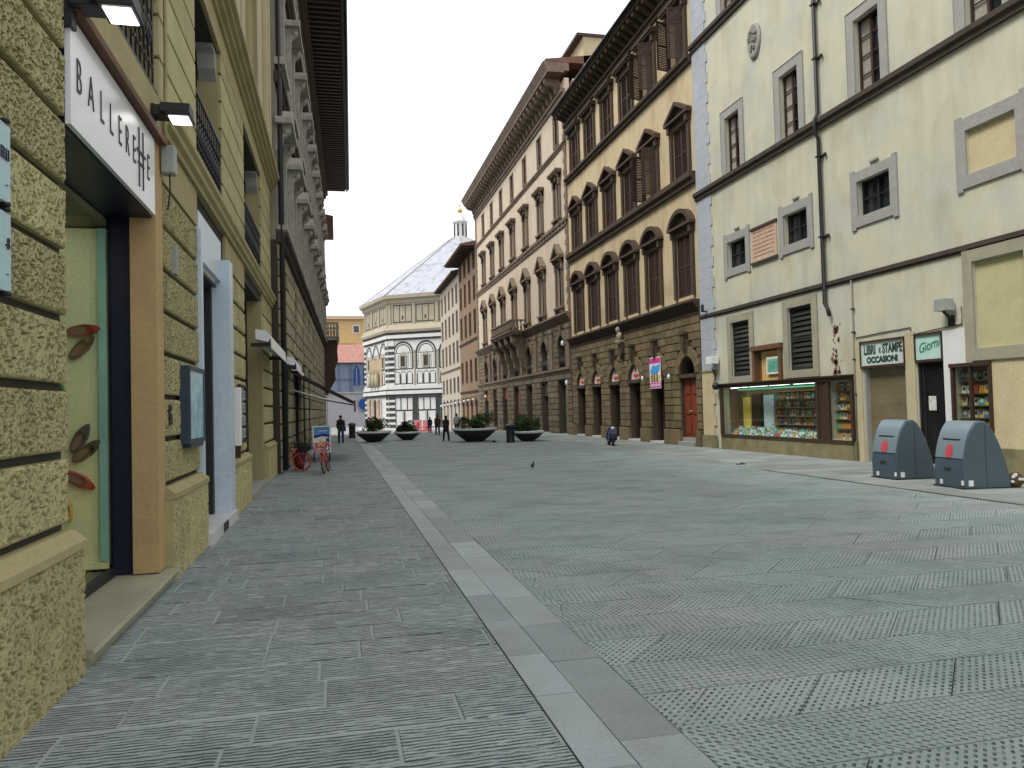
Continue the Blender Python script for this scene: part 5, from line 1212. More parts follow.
# ================================================================== OCTAGONAL MARBLE CHURCH
YAW = R(12.811466)
def cw(lat, dep): return Vector((lat * math.cos(YAW) + dep * math.sin(YAW), -lat * math.sin(YAW) + dep * math.cos(YAW), 0))
D = 110.; side = 11.8; apo = side * 1.2071; th = R(-12.81 - 18)
P0 = cw(-.1600 * D, D); dv = Vector((math.cos(th), math.sin(th), 0)); nv = Vector((dv.y, -dv.x, 0))
cen = P0 + dv * side / 2 - nv * apo
BP = thing('baptistery', 'octagonal white and green marble baptistery with a white pyramid roof at the street end', 'building', (cen.x, cen.y, -1.15), th)
ZF = lambda z: z + 1.15
hs_ = side / 2
def face_mesh(portal):
    W = MB(); G_ = MB(); A = MB()
    y = -apo
    W.box(-hs_, hs_, y, y + .5, 0, ZF(12.6), .5)
    # corner piers striped white and green
    for s_ in (-1, 1):
        z = .35; k = 0
        x0, x1 = s_ * (hs_ - 1.0), s_ * (hs_ - .02)
        W.box(x0, x1, y - .12, y, .0, ZF(12.3), .5)
        while z < ZF(10.9):
            if not ZF(3.6) < z < ZF(5.1): G_.box(x0 - s_ * .01, x1 + s_ * .00, y - .14, y - .121, z, z + .46)
            z += .80
    bays = [-3.55, 0, 3.55]
    for b in bays:
        w = 3.0
        if not portal:
            # ground storey: framed panels
            G_.box(b - w / 2, b - w / 2 + .2, y - .02, y, .4, ZF(3.5)); G_.box(b + w / 2 - .2, b + w / 2, y - .02, y, .4, ZF(3.5))
            G_.box(b - w / 2, b + w / 2, y - .021, y, .3, .45); G_.box(b - w / 2, b + w / 2, y - .021, y, ZF(3.4), ZF(3.55)); G_.box(b - w / 2, b + w / 2, y - .021, y, ZF(1.55), ZF(1.75))
            G_.box(b - .10, b + .10, y - .018, y, .45, ZF(1.55))
            for q in (-.5, .5): G_.box(b + q - .08, b + q + .08, y - .018, y, ZF(1.75), ZF(3.4))
            for q in (-.75, .75):
                G_.box(b + q - .55, b + q - .50, y - .017, y, .75, ZF(1.35)); G_.box(b + q + .5, b + q + .55, y - .017, y, .75, ZF(1.35))
        # little blind arches
        zb = ZF(5.5)
        for q in (-.98, 0, .98):
            for s_ in (-1, 1): G_.box(b + q + s_ * .34, b + q + s_ * .49, y - .02, y, zb, zb + 1.25)
            n = 8
            for k in range(n):
                a0, a1 = math.pi * k / n, math.pi * (k + 1) / n
                G_.prism([(b + q + .38 * math.cos(a0), zb + 1.25 + .38 * math.sin(a0)), (b + q + .46 * math.cos(a0), zb + 1.25 + .46 * math.sin(a0)), (b + q + .46 * math.cos(a1), zb + 1.25 + .46 * math.sin(a1)), (b + q + .38 * math.cos(a1), zb + 1.25 + .38 * math.sin(a1))], y - .02, y)
        G_.box(b - w / 2, b + w / 2, y - .02, y, zb - .14, zb - .01); G_.box(b - w / 2, b + w / 2, y - .02, y, zb + 1.95, zb + 2.1)
        # window in big arch
        zc = ZF(9.9)
        for s_ in (-1, 1): G_.box(b + s_ * 1.36, b + s_ * 1.56, y - .03, y, zb + 2.1, zc)
        n = 14
        for rr_, rw, dd in ((1.34, .24, .03), (1.04, .13, .022)):
            for k in range(n):
                a0, a1 = math.pi * k / n, math.pi * (k + 1) / n
                G_.prism([(b + rr_ * math.cos(a0), zc + rr_ * math.sin(a0)), (b + (rr_ + rw) * math.cos(a0), zc + (rr_ + rw) * math.sin(a0)), (b + (rr_ + rw) * math.cos(a1), zc + (rr_ + rw) * math.sin(a1)), (b + rr_ * math.cos(a1), zc + rr_ * math.sin(a1))], y - dd, y)
        G_.box(b - 1.3, b + 1.3, y - .02, y, ZF(9.75), ZF(9.83))
        for s_ in (-1, 1): A.box(b + s_ * .34, b + s_ * .52, y - .14, y, ZF(7.9), ZF(9.4))
        A.box(b - .6, b + .6, y - .18, y, ZF(7.75), ZF(7.9)); A.prism([(b - .62, ZF(9.4)), (b + .62, ZF(9.4)), (b, ZF(10.0))], y - .16, y)
        G_.box(b - .33, b + .33, y - .05, y, ZF(7.9), ZF(9.3))
        for s_ in (-1, 1): G_.box(b + s_ * .75, b + s_ * .80, y - .02, y, ZF(7.8), ZF(9.6)); G_.box(b + s_ * 1.15, b + s_ * 1.2, y - .02, y, ZF(7.8), ZF(9.6))
    for q in (-1.775, 1.775):
        if not portal: G_.box(q - .22, q + .22, y - .12, y, .2, ZF(3.6))
        A.box(q - .13, q + .13, y - .10, y, ZF(5.2), ZF(9.9)); A.box(q - .2, q + .2, y - .14, y, ZF(9.9), ZF(10.15))
    # entablatures
    G_.box(-hs_, hs_, y - .20, y, ZF(3.62), ZF(3.95)); W.box(-hs_ - .05, hs_ + .05, y - .40, y, ZF(3.96), ZF(4.45)); G_.box(-hs_, hs_, y - .24, y, ZF(4.46), ZF(4.66)); W.box(-hs_ - .05, hs_ + .05, y - .28, y, ZF(4.67), ZF(5.15))
    G_.box(-hs_, hs_, y - .14, y, ZF(11.65), ZF(11.9)); W.box(-hs_ - .1, hs_ + .1, y - .3, y, ZF(11.91), ZF(12.4)); G_.box(-hs_, hs_, y - .25, y, ZF(12.41), ZF(12.7))
    A.profx([(y + .3, ZF(12.7)), (y - .45, ZF(12.75)), (y - .55, ZF(13.1)), (y - .1, ZF(13.9)), (y + .3, ZF(13.95))], -hs_ - .2, hs_ + .2)
    # attic with panels
    A.box(-hs_, hs_, y + .06, y + .5, ZF(13.9), ZF(17.4), .5)
    for b in bays:
        G_.box(b - 1.45, b + 1.45, y + .04, y + .059, ZF(14.15), ZF(14.3)); G_.box(b - 1.45, b + 1.45, y + .04, y + .059, ZF(16.55), ZF(16.7))
        for q in (-1.45, -.5, .42, 1.37): G_.box(b + q, b + q + .1, y + .04, y + .059, ZF(14.3), ZF(16.55))
        G_.box(b - .12, b + .12, y + .035, y + .059, ZF(14.6), ZF(15.1))
    for q in (-5.6, -1.775, 1.775, 5.6): A.box(q - .22, q + .22, y - .04, y + .06, ZF(13.95), ZF(16.9))
    A.profx([(y + .3, ZF(16.9)), (y - .1, ZF(16.95)), (y - .2, ZF(17.4)), (y - .65, ZF(17.6)), (y - .7, ZF(18.1)), (y + .3, ZF(18.15))], -hs_ - .28, hs_ + .28)
    return W, G_, A
data = {}
for portal in (0, 1):
    W, G_, A = face_mesh(portal)
    data[portal] = (W, G_, A)
first = {}
for k in range(8):
    p = 1 if k == 7 else 0
    if p not in first:
        o = data[p][0].build('marble_face', m_marble, BP, rot=R(45 * k)); data[p][1].build('green_inlay', m_green, o); data[p][2].build('attic_trim', m_atmarb, o); first[p] = o
    else:
        o = first[p].copy(); COL.objects.link(o); o.parent = BP; o.rotation_euler = (0, 0, R(45 * k))
        for ch in first[p].children: c = ch.copy(); COL.objects.link(c); c.parent = o
    if p:
        mb = MB(); mb.box(-1.5, 1.5, -apo - .05, -apo, 0, ZF(3.3)); mb.build('bronze_door', mk('dark_bronze', (.06, .045, .02), metal=.5, rough=.5), o)
        for q in (-2.2, 2.2): mb = MB(); mb.lathe([(.4, 0), (.3, .2), (.26, 4.2), (.36, 4.5)], (q, -apo - .5, 0), 14); mb.build('porphyry_column', mk('pinkish_column', (.5, .36, .28), bump=0), o)
        mb = MB()
        for q in (-1.6, 0, 1.6): mb.lathe([(.42, ZF(5.2)), (.34, ZF(6)), (.40, ZF(6.9)), (.14, ZF(7.25)), (.20, ZF(7.5)), (.08, ZF(7.8))], (q, -apo - .45, 0), 10)
        mb.build('statue_group', m_atmarb, o)
        mb = MB(); mb.box(-3.0, 3.0, -apo - .1, -apo, ZF(5.2), ZF(9.3)); mb.build('niche_panel', mk('tan_stone', (.42, .33, .2)), o)
ra = apo / math.cos(R(22.5)) + .55
mb = MB(); vs = []; rb_ = ra
for k in range(8): a = R(45 * k + 22.5); vs.append((rb_ * math.cos(a), rb_ * math.sin(a), ZF(18.05)))
zt = ZF(28.6); rt = 1.7
for k in range(8): a = R(45 * k + 22.5); vs.append((rt * math.cos(a), rt * math.sin(a), zt))
mb.add(vs, [(k, (k + 1) % 8, 8 + (k + 1) % 8, 8 + k) for k in range(8)] + [tuple(range(8, 16)), tuple(range(7, -1, -1))], .5)
m_rf = mk('snow_white_roof_marble', (.36, .375, .42), var=.10, scale=1, rough=.5, bump=.1, dirt=(.17, .185, .23), dirtamt=1.)
mb.build('pyramid_roof', m_rf, BP)
mb = MB()
for k in range(8):
    a = R(45 * k + 22.5); mb.tube([(rb_ * math.cos(a), rb_ * math.sin(a), ZF(18.05)), (rt * math.cos(a), rt * math.sin(a), zt)], .12, 6)
mb.build('roof_ribs', m_grey, BP)
mb = MB(); mb.lathe([(1.4, zt - .3), (1.4, zt + .1), (1.0, zt + .2), (1.0, zt + 2.5), (1.25, zt + 2.6), (1.25, zt + 2.9), (1.0, zt + 3.0), (.1, zt + 4.5)], (0, 0, 0), 8, smooth=False); ln = mb.build('lantern', m_marble, BP)
mb = MB()
for k in range(8): a = R(45 * k); mb.tube([(1.0 * math.cos(a), 1.0 * math.sin(a), zt + .4), (1.0 * math.cos(a), 1.0 * math.sin(a), zt + 2.3)], .13, 5)
mb.build('lantern_openings', m_void, ln)
mb = MB(); mb.sph((0, 0, zt + 4.6), .4, n=12); mb.tube([(0, 0, zt + 4.9), (0, 0, zt + 5.9)], .05, 5); mb.box(-.3, .3, -.04, .04, zt + 5.4, zt + 5.5); mb.build('ball_and_cross', mk('gilt_metal', (.5, .36, .1), metal=.8, rough=.3, bump=0), ln)
mb = MB(); mb.profz([(ra * 1.06 * math.cos(R(45 * k + 22.5)), ra * 1.06 * math.sin(R(45 * k + 22.5))) for k in range(8)], 0, .3); mb.build('base_steps', m_marble, BP)

# ================================================================== houses behind the piazza, left
CH = thing('blue_grey_chapel', 'pale blue grey building with twin pointed windows and a red tiled roof beyond the piazza', 'building', (-9, 150, -1.15), 0)
m_bg = mk('blue_grey_stone', (.17, .21, .28), var=.12, scale=.7, bump=.2); m_bg2 = mk('pale_grey_stone', (.34, .345, .36), var=.08, scale=.7)
mb = MB(); mb.box(0, 24, 0, 12, 6.6, 12.2); mb.build('upper_wall', m_bg, CH)
mb = MB(); mb.box(0, 24, -.05, 12, 0, 6.35); mb.box(0, 24, -.25, 12, 6.35, 6.6); mb.build('lower_wall', m_bg2, CH)
m_bw = mk('deep_blue_glass', (.02, .06, .22), rough=.2, bump=0)
for x in (12.7, 14.5):
    mb = MB(); mb.prism([(x - .6, 7.9), (x + .6, 7.9), (x + .6, 10.6), (x + .3, 11.3), (x, 11.7), (x - .3, 11.3), (x - .6, 10.6)], -.12, -.0); w_ = mb.build('window', m_bw, CH)
    mb = MB(); mb.box(x - .05, x + .05, -.16, -.121, 7.9, 11.2); mb.build('mullion', m_bg2, w_)
mb = MB(); mb.lathe([(1.35, -.22), (1.35, -.06)], (14.0, 0, 4.2), 24, axis='y', smooth=False); w_ = mb.build('round_window', m_bg, CH)
mb = MB(); mb.lathe([(1.05, -.26), (1.05, -.221)], (14.0, 0, 4.2), 24, axis='y', smooth=False); mb.build('pane', m_bw, w_)
mb = MB()
for z in (8.9, 11.95): mb.box(8, 24, -.1, .0, z, z + .16)
for x in (9.3, 11.3, 11.7): mb.box(x, x + .14, -.1, 0, 6.6, 12.2)
mb.build('frames', mk('slate_frame', (.10, .13, .2), bump=0), CH)
mb = MB(); mb.profx([(-.6, 12.2), (12.4, 12.2), (6, 16.2)], -.3, 24.3); mb.build('roof', mk('red_tile_roof', (.33, .17, .14), var=.3, scale=1.5, bump=.6, bs=10), CH)
YH = thing('yellow_house', 'yellow house with a loggia window rising behind the red tiled roof on the left', 'building', (-12, 168, -1.15), 0)
mb = MB(); mb.box(0, 19, 0, 10, 0, 22.6); mb.build('wall', mk('strong_yellow_plaster', (.50, .37, .18), var=.1, scale=.6), YH)
mb = MB(); mb.box(15.5, 17, -.08, 0, 19.6, 21.4); w_ = mb.build('window', m_marble, YH); mb = MB(); mb.box(15.7, 16.8, -.1, -.081, 19.8, 21.2); mb.build('pane', m_glass, w_)
mb = MB(); mb.profx([(-.5, 22.6), (10.5, 22.6), (5, 24)], -.4, 19.4); mb.build('roof', m_r4, YH)
mb = MB(); mb.box(9.0, 16.0, -1.6, 0, 17.2, 17.5); mb.box(9.0, 16.0, -1.5, 0, 14, 17.2); mb.build('annex', m_tan, YH)
# more of the town on the skyline
rr = random.Random(21)
for i, (x, y, w_, h) in enumerate(((-40, 135, 26, 15), (-62, 130, 20, 18), (44, 150, 30, 17), (75, 150, 26, 15))):
    t = thing('town_block', ('tan town block beyond the piazza, left of the chapel', 'grey town block beyond the piazza, at the far left', 'tan town block behind the marble baptistery', 'grey town block beyond the right-hand houses')[i], 'building', (x, y, -1.15))
    mb = MB(); mb.box(0, w_, 0, 14, 0, h); mb.build('wall', [m_tan, m_bg2][i % 2], t); mb = MB(); mb.profx([(-.6, h), (14.6, h), (7, h + 3)], -.4, w_ + .4); mb.build('roof', m_roof, t)
    mb = MB()
    mb.box(-.5, .5, -.06, -.0, 0, 1.9); PROTO.pop('tb', None)
    for fx in range(int(w_ / 3.4)):
        for fz in range(3):
            m1 = MB(); m1.box(0, 1.1, -.06, 0, 0, 1.9); m1.build('window', m_shut, t, (1.6 + fx * 3.4, 0, 3 + fz * 4))

# ================================================================== THINGS IN THE STREET
# two refuse containers with pointed-arch sides
m_bin = mk('blue_grey_bin_plastic', (.065, .10, .135), var=.06, rough=.38, bump=.04, spec=.5, fine=.03, dirt=(.07, .10, .115), dirtamt=.5)
m_bin2 = mk('lighter_bin_plastic', (.19, .26, .30), var=.05, rough=.35, bump=.03, spec=.5, fine=.03)
m_emb = mk('red_emblem', (.72, .05, .07), bump=0)
def bin_(x, y, rz, w, h, d, label):
    t = thing('waste_container', label, 'waste container', (x, y, 0), rz, 'waste containers by the bookshop')
    # local: x = depth away from street, y = along street (front face at x=0 looks towards -x)
    pr = [(0, 0), (-.01, .28), (.015, .46), (.06, .64), (.125, .82), (.21, .97), (.31, 1.075), (.37, 1.11), (.60, 1.11), (.74, 1.00), (.88, .82), (1.0, .60), (1.09, .38), (1.15, .18), (1.17, 0)]
    fine_ = []
    for i_ in range(len(pr) - 1):
        P_ = [Vector(pr[max(0, min(len(pr) - 1, i_ + q_))]) for q_ in (-1, 0, 1, 2)]
        for k_ in range(4):
            u_ = k_ / 4; fine_.append(tuple(.5 * ((2 * P_[1]) + (P_[2] - P_[0]) * u_ + (2 * P_[0] - 5 * P_[1] + 4 * P_[2] - P_[3]) * u_ ** 2 + (3 * P_[1] - P_[0] - 3 * P_[2] + P_[3]) * u_ ** 3)))
    pr = fine_ + [pr[-1]]
    pr = [(a * d / 1.17, b * h / 1.11) for a, b in pr]
    mb = MB(); mb.prism(pr, -w / 2, w / 2, .5); b = mb.build('body', m_bin, t, bevel=.012)
    # front skin, a touch lighter, following the curve
    def skin(i0, i1, ya, yb, off, mat, name, parent):
        mb = MB(); vs = []
        pts = pr[i0:i1]
        for k, (a, c) in enumerate(pts):
            p, q = pts[max(k - 1, 0)], pts[min(k + 1, len(pts) - 1)]; tx, tz = q[0] - p[0], q[1] - p[1]; l = math.hypot(tx, tz); nx, nz = -tz / l, tx / l
            for o_ in (off, .002):
                for yy in (ya, yb): vs.append((a + nx * o_, yy, c + nz * o_))
        fs = []
        for k in range(len(pts) - 1):
            a = 4 * k; fs += [(a, a + 1, a + 5, a + 4), (a + 2, a + 6, a + 7, a + 3), (a, a + 4, a + 6, a + 2), (a + 1, a + 3, a + 7, a + 5)]
        fs += [(0, 2, 3, 1), (len(vs) - 4, len(vs) - 3, len(vs) - 1, len(vs) - 2)]
        mb.add(vs, fs, .5, smooth=False); return mb.build(name, mat, parent)
    skin(9, 33, -w / 2 + .02, w / 2 - .02, .014, m_bin2, 'front_panel', t)
    skin(0, 9, -w / 2 + .02, w / 2 - .02, .010, m_bin, 'lower_flap', t)
    mb = MB(); mb.box(.075 * d, .13 * d, -w * .30, w * .30, h * .735, h * .75); mb.build('slot', m_black, t)
    mb = MB(); z = h * .56; c = []
    # emblem: ragged disc with a pale cross of petals
    x0 = .012
    n = 20; pts = [((.105 if k % 2 else .085) * math.cos(2 * math.pi * k / n), (.135 if k % 2 else .11) * math.sin(2 * math.pi * k / n)) for k in range(n)]
    def onface(a, b_, off):      # a along y, b_ up
        zz = z + b_
        for (p, q) in zip(pr, pr[1:]):
            if p[1] <= zz <= q[1]: xx = p[0] + (q[0] - p[0]) * (zz - p[1]) / (q[1] - p[1]); break
        return (xx - off, a, zz)
    mb.add([onface(a, b_, .022) for a, b_ in pts] , [tuple(range(n))], .5); mb.build('emblem', m_emb, t, recalc=False)
    mb = MB()
    for k in range(5):
        a = 2 * math.pi * k / 5 + .4; r1, r2 = .025, .10; wv = .006
        p = [(r1 * math.cos(a) - wv * math.sin(a), r1 * math.sin(a) + wv * math.cos(a)), (r1 * math.cos(a) + wv * math.sin(a), r1 * math.sin(a) - wv * math.cos(a)), (r2 * math.cos(a) + wv * math.sin(a), r2 * math.sin(a) - wv * math.cos(a)), (r2 * math.cos(a) - wv * math.sin(a), r2 * math.sin(a) + wv * math.cos(a))]
        mb.add([onface(u, v, .026) for u, v in p], [(0, 1, 2, 3)], .5)
    mb.build('emblem_lines', m_bin2, t, recalc=False)
    for (a, zz, s_) in ((.24 * w, .05, .07), (-.49 * w, .07, .06)):
        mb = MB(); mb.box(-.022, -.014, a - s_ / 2, a + s_ / 2, zz, zz + .08); mb.build('sticker', m_white, t)
    mb = MB(); mb.box(.10 * d, .20 * d, -w / 2 - .006, -w / 2 - .001, .05, .15); mb.build('sticker', m_white, t)
    for a in (-.2, .12): mb = MB(); mb.box(.30 * d, .42 * d, a * w, a * w + .1, h * 1.002, h * 1.006); mb.build('sticker', m_white, t)
    mb = MB(); mb.box(.485 * d, .492 * d, -w / 2 - .003, -w / 2 - .001, .03, h * .96); mb.build('seam', m_black, t)
    mb = MB(); mb.box(-.03, -.012, -.09, .09, .33, .345); mb.tube([(-.02, -.09, .34), (-.04, -.08, .33), (-.04, .08, .33), (-.02, .09, .34)], .006, 5); mb.build('flap_handle', m_black, t)
    for yy in (-w / 2 + .08, w / 2 - .1): mb = MB(); mb.lathe([(.02, yy), (.02, yy + .05)], (.40 * d, 0, h * .985), 8, axis='y'); mb.build('hinge', m_black, t)
    mb = MB(); mb.box(-.03, d + .02, -w / 2 - .02, w / 2 + .02, -.015, .02); mb.build('base', m_black, t)
bin_(10.62, 13.40, R(-4), .76, 1.14, .84, 'blue-grey waste container with red emblem in front of the roller shutter')
bin_(10.50, 11.60, R(-8), .78, 1.14, .86, 'blue-grey waste container with red emblem in front of the glass book case')
t = thing('rubbish_bag', 'small crumpled brown and white rubbish bag lying against the nearer waste container', 'bag', (11.42, 11.12, 0))
mb = MB(); rr = random.Random(8)
mb.sph((0, 0, .13), .13, .12, .14, 14)
mb.v = [(x * (1 + .25 * noise.noise(Vector((x * 14, y * 14, z * 14)))), y * (1 + .25 * noise.noise(Vector((x * 14 + 5, y * 14, z * 14)))), z) for x, y, z in mb.v]
mb.build('bag', mk('dark_brown_bag', (.10, .06, .03), bump=.3), t)
mb = MB()
for k in range(7): a = rr.uniform(3.4, 5.8); q = rr.uniform(.05, .22); mb.box(.135 * math.cos(a) - .02, .135 * math.cos(a) + .03, .13 * math.sin(a) - .01, .13 * math.sin(a) + .02, q, q + .04)
mb.build('paper_scraps', m_white, t)

# planters, shrubs
m_bowl = mk('dark_metal_bowl', (.035, .035, .04), rough=.5, bump=.1); m_rim = mk('pale_bowl_rim', (.75, .75, .73), bump=.1)
def planter(x, y, r, label):
    t = thing('bowl_planter', label, 'planter', (x, y, gz(y)), 0, 'wide bowl planters across the street')
    h = r * .50
    mb = MB(); mb.lathe([(r * .36, 0), (r * .42, .04), (r * .62, h * .35), (r * .86, h * .78), (r * .98, h), (r * .93, h), (r * .9, h - .03)], (0, 0, 0), 32); mb.build('bowl', m_bowl, t)
    mb = MB(); mb.lathe([(r * .90, h - .01), (r * 1.0, h), (r * 1.02, h + .10), (r * .90, h + .10), (r * .90, h - .01)], (0, 0, 0), 32, cap=False); mb.build('rim', m_rim, t)
    mb = MB(); mb.lathe([(r * .92, h - .02), (.01, h + .02)], (0, 0, 0), 24); mb.build('soil', mk('dark_soil', (.04, .03, .02)), t)
    return h
m_leafs = [mk('leaf_dark_green', (.028, .05, .02), var=.3, bump=0, rnd=.5, rough=.6), mk('leaf_mid_green', (.05, .085, .025), var=.3, bump=0, rnd=.5, rough=.6)]
def shrub(x, y, z, r, h, n, label, seed, mi=0):
    t = thing('shrub', label, 'shrub', (x, y, z), 0, 'shrubs growing in the bowl planters'); q = random.Random(seed)
    mb = MB()
    for k in range(7):
        a = q.uniform(0, 6.28); e = q.uniform(.3, .8); mb.tube([(0, 0, -.05), (.3 * r * math.cos(a), .3 * r * math.sin(a), h * .4), (r * e * math.cos(a), r * e * math.sin(a), h * q.uniform(.6, .9))], [.03, .02, .008], 5)
    mb.build('stems', mk('shrub_bark', (.08, .05, .03)), t)
    mb = MB(); cl = [(q.uniform(-.85, .85) * r, q.uniform(-.85, .85) * r, h * q.uniform(.15, .75), q.uniform(.25, .5)) for _ in range(16)]
    for i in range(n):
        c = q.choice(cl); u = Vector((q.gauss(0, 1), q.gauss(0, 1), q.gauss(0, 1))).normalized() * c[3] * q.uniform(.55, 1.1)
        p = Vector((c[0] + u.x * r, c[1] + u.y * r, max(.02, c[2] + u.z * h * .75))); s_ = q.uniform(.035, .07)
        a = Vector((q.gauss(0, 1), q.gauss(0, 1), q.gauss(0, 1))).normalized(); b = a.cross(Vector((q.gauss(0, 1), q.gauss(0, 1), q.gauss(0, 1)))).normalized()
        mb.add([p - a * s_, p + b * s_ * .5, p + a * s_, p - b * s_ * .5], [(0, 1, 2, 3)], q.random())
    mb.build('foliage', m_leafs[mi], t, recalc=False)
for x, y, r, sr, shh, lb, sl, mi in ((1.84, 41.4, .93, .62, .88, 'wide dark bowl planter with pale rim, farthest left of the four', 'dark green rounded shrub in the leftmost bowl planter', 1),
    (3.72, 42.6, .72, .50, .72, 'small dark bowl planter with pale rim, second from the left', 'small dark shrub in the second bowl planter from the left', 0),
    (6.60, 37.6, 1.12, .85, .85, 'large dark bowl planter with pale rim, just left of the black bin', 'wide spreading shrub in the large bowl planter left of the black bin', 1),
    (8.85, 35.8, .78, .6, .98, 'dark bowl planter with pale rim, just right of the black bin', 'loose upright shrub in the bowl planter right of the black bin', 1)):
    h = planter(x, y, r, lb); shrub(x, y, gz(y) + h, sr, shh, 2400, sl, int(x * 10), mi)
def litter(x, y, h, label):
    t = thing('litter_bin', label, 'litter bin', (x, y, gz(y)), 0, 'black litter bins')
    mb = MB(); mb.lathe([(.20, 0), (.22, .03), (.19, .08), (.20, h * .82), (.23, h * .84)], (0, 0, 0), 18); mb.build('drum', m_black, t)
    mb = MB(); mb.lathe([(.25, h * .85), (.25, h * .9), (.17, h * .97), (.04, h)], (0, 0, 0), 18); mb.build('lid', mk('dark_grey_lid', (.08, .08, .09), rough=.4), t)
litter(7.80, 34.9, .88, 'black round litter bin between the two right-hand bowl planters')
litter(.86, 48.6, .95, 'black round litter bin near the left wall, left of the first bowl planter')
mb = MB(); mb.sph((0, 0, .05), .09, .07, .06, 10); mb.box(-.05, .12, -.03, .03, .0, .04); o = mb.build('dropped_bag', m_black, None, (7.15, 35.6, 0)); tag(o, 'small dark bag dropped on the paving between large planter and bin', 'bag')
mb = MB(); mb.box(-.10, .10, -.07, .07, 0, .012); mb.prism([(-.08, .012), (.06, .012), (.02, .04), (-.05, .03)], -.05, .05); o = mb.build('paper_scrap', m_white, None, (1.85, 36.0, .005)); tag(o, 'white paper scrap on the paving in front of the leftmost bowl planter', 'litter')
mb = MB(); mb.box(-.12, .12, -.06, .06, 0, .02); mb.sph((.03, 0, .02), .05, .04, .03, 8); o = mb.build('leaf_litter', m_brtrim, None, (10.05, 18.0, .002)); tag(o, 'small dark scrap lying on the paving in front of the bookshop window', 'litter')
# red and white barrier far off
t = thing('barrier_board', 'pink and red barrier board standing before the marble baptistery', 'barrier', (8.0, 75.0, gz(75)), R(-10))
mb = MB(); mb.box(-.8, -.05, -.03, .03, .1, 1.15); mb.box(.05, .8, -.03, .03, .1, 1.1); mb.build('panels', mk('pink_board', (.75, .3, .32), bump=0), t)
mb = MB(); mb.box(-.5, -.3, -.04, -.031, .3, .9); mb.box(.3, .6, -.04, -.031, .25, .5); mb.build('red_marks', m_emb, t)
mb = MB(); mb.box(-.8, .8, -.05, .05, 0, .1); mb.build('feet', m_lip, t)

# pigeon
t = thing('pigeon', 'dark pigeon standing alone in the middle of the street', 'bird', (4.9, 19.4, 0), R(60))
m_pg = mk('dark_feathers', (.035, .035, .04), var=.3, bump=.2, rough=.6)
bm_ = MB(); n = 14; prof = [(-.155, .008, .085), (-.11, .022, .088), (-.06, .040, .095), (-.01, .050, .098), (.04, .046, .108), (.075, .034, .13), (.09, .022, .155), (.095, .02, .172), (.103, .021, .186), (.118, .014, .192), (.13, .004, .186)]
vs = []
for i, (x, r_, z) in enumerate(prof):
    a_ = 0 if i < 4 else min(1.2, (i - 3) * .3)
    for k in range(n):
        t_ = 2 * math.pi * k / n; vs.append((x - r_ * math.sin(t_) * math.sin(a_), r_ * math.cos(t_) * .9, z + r_ * math.sin(t_) * math.cos(a_)))
fs = [(j * n + k, j * n + (k + 1) % n, (j + 1) * n + (k + 1) % n, (j + 1) * n + k) for j in range(len(prof) - 1) for k in range(n)] + [tuple(range(n)), tuple(range((len(prof) - 1) * n, len(prof) * n))]
bm_.add(vs, fs, .5, smooth=True)
for s_ in (-1, 1): bm_.tube([(.0, s_ * .018, .06), (.005, s_ * .018, .03), (.0, s_ * .018, .003)], .004, 5); bm_.tube([(-.015, s_ * .018, .004), (.03, s_ * .022, .003)], .003, 4)
bm_.tube([(.125, 0, .187), (.15, 0, .18)], [.006, .001], 5)
bm_.build('body', m_pg, t)

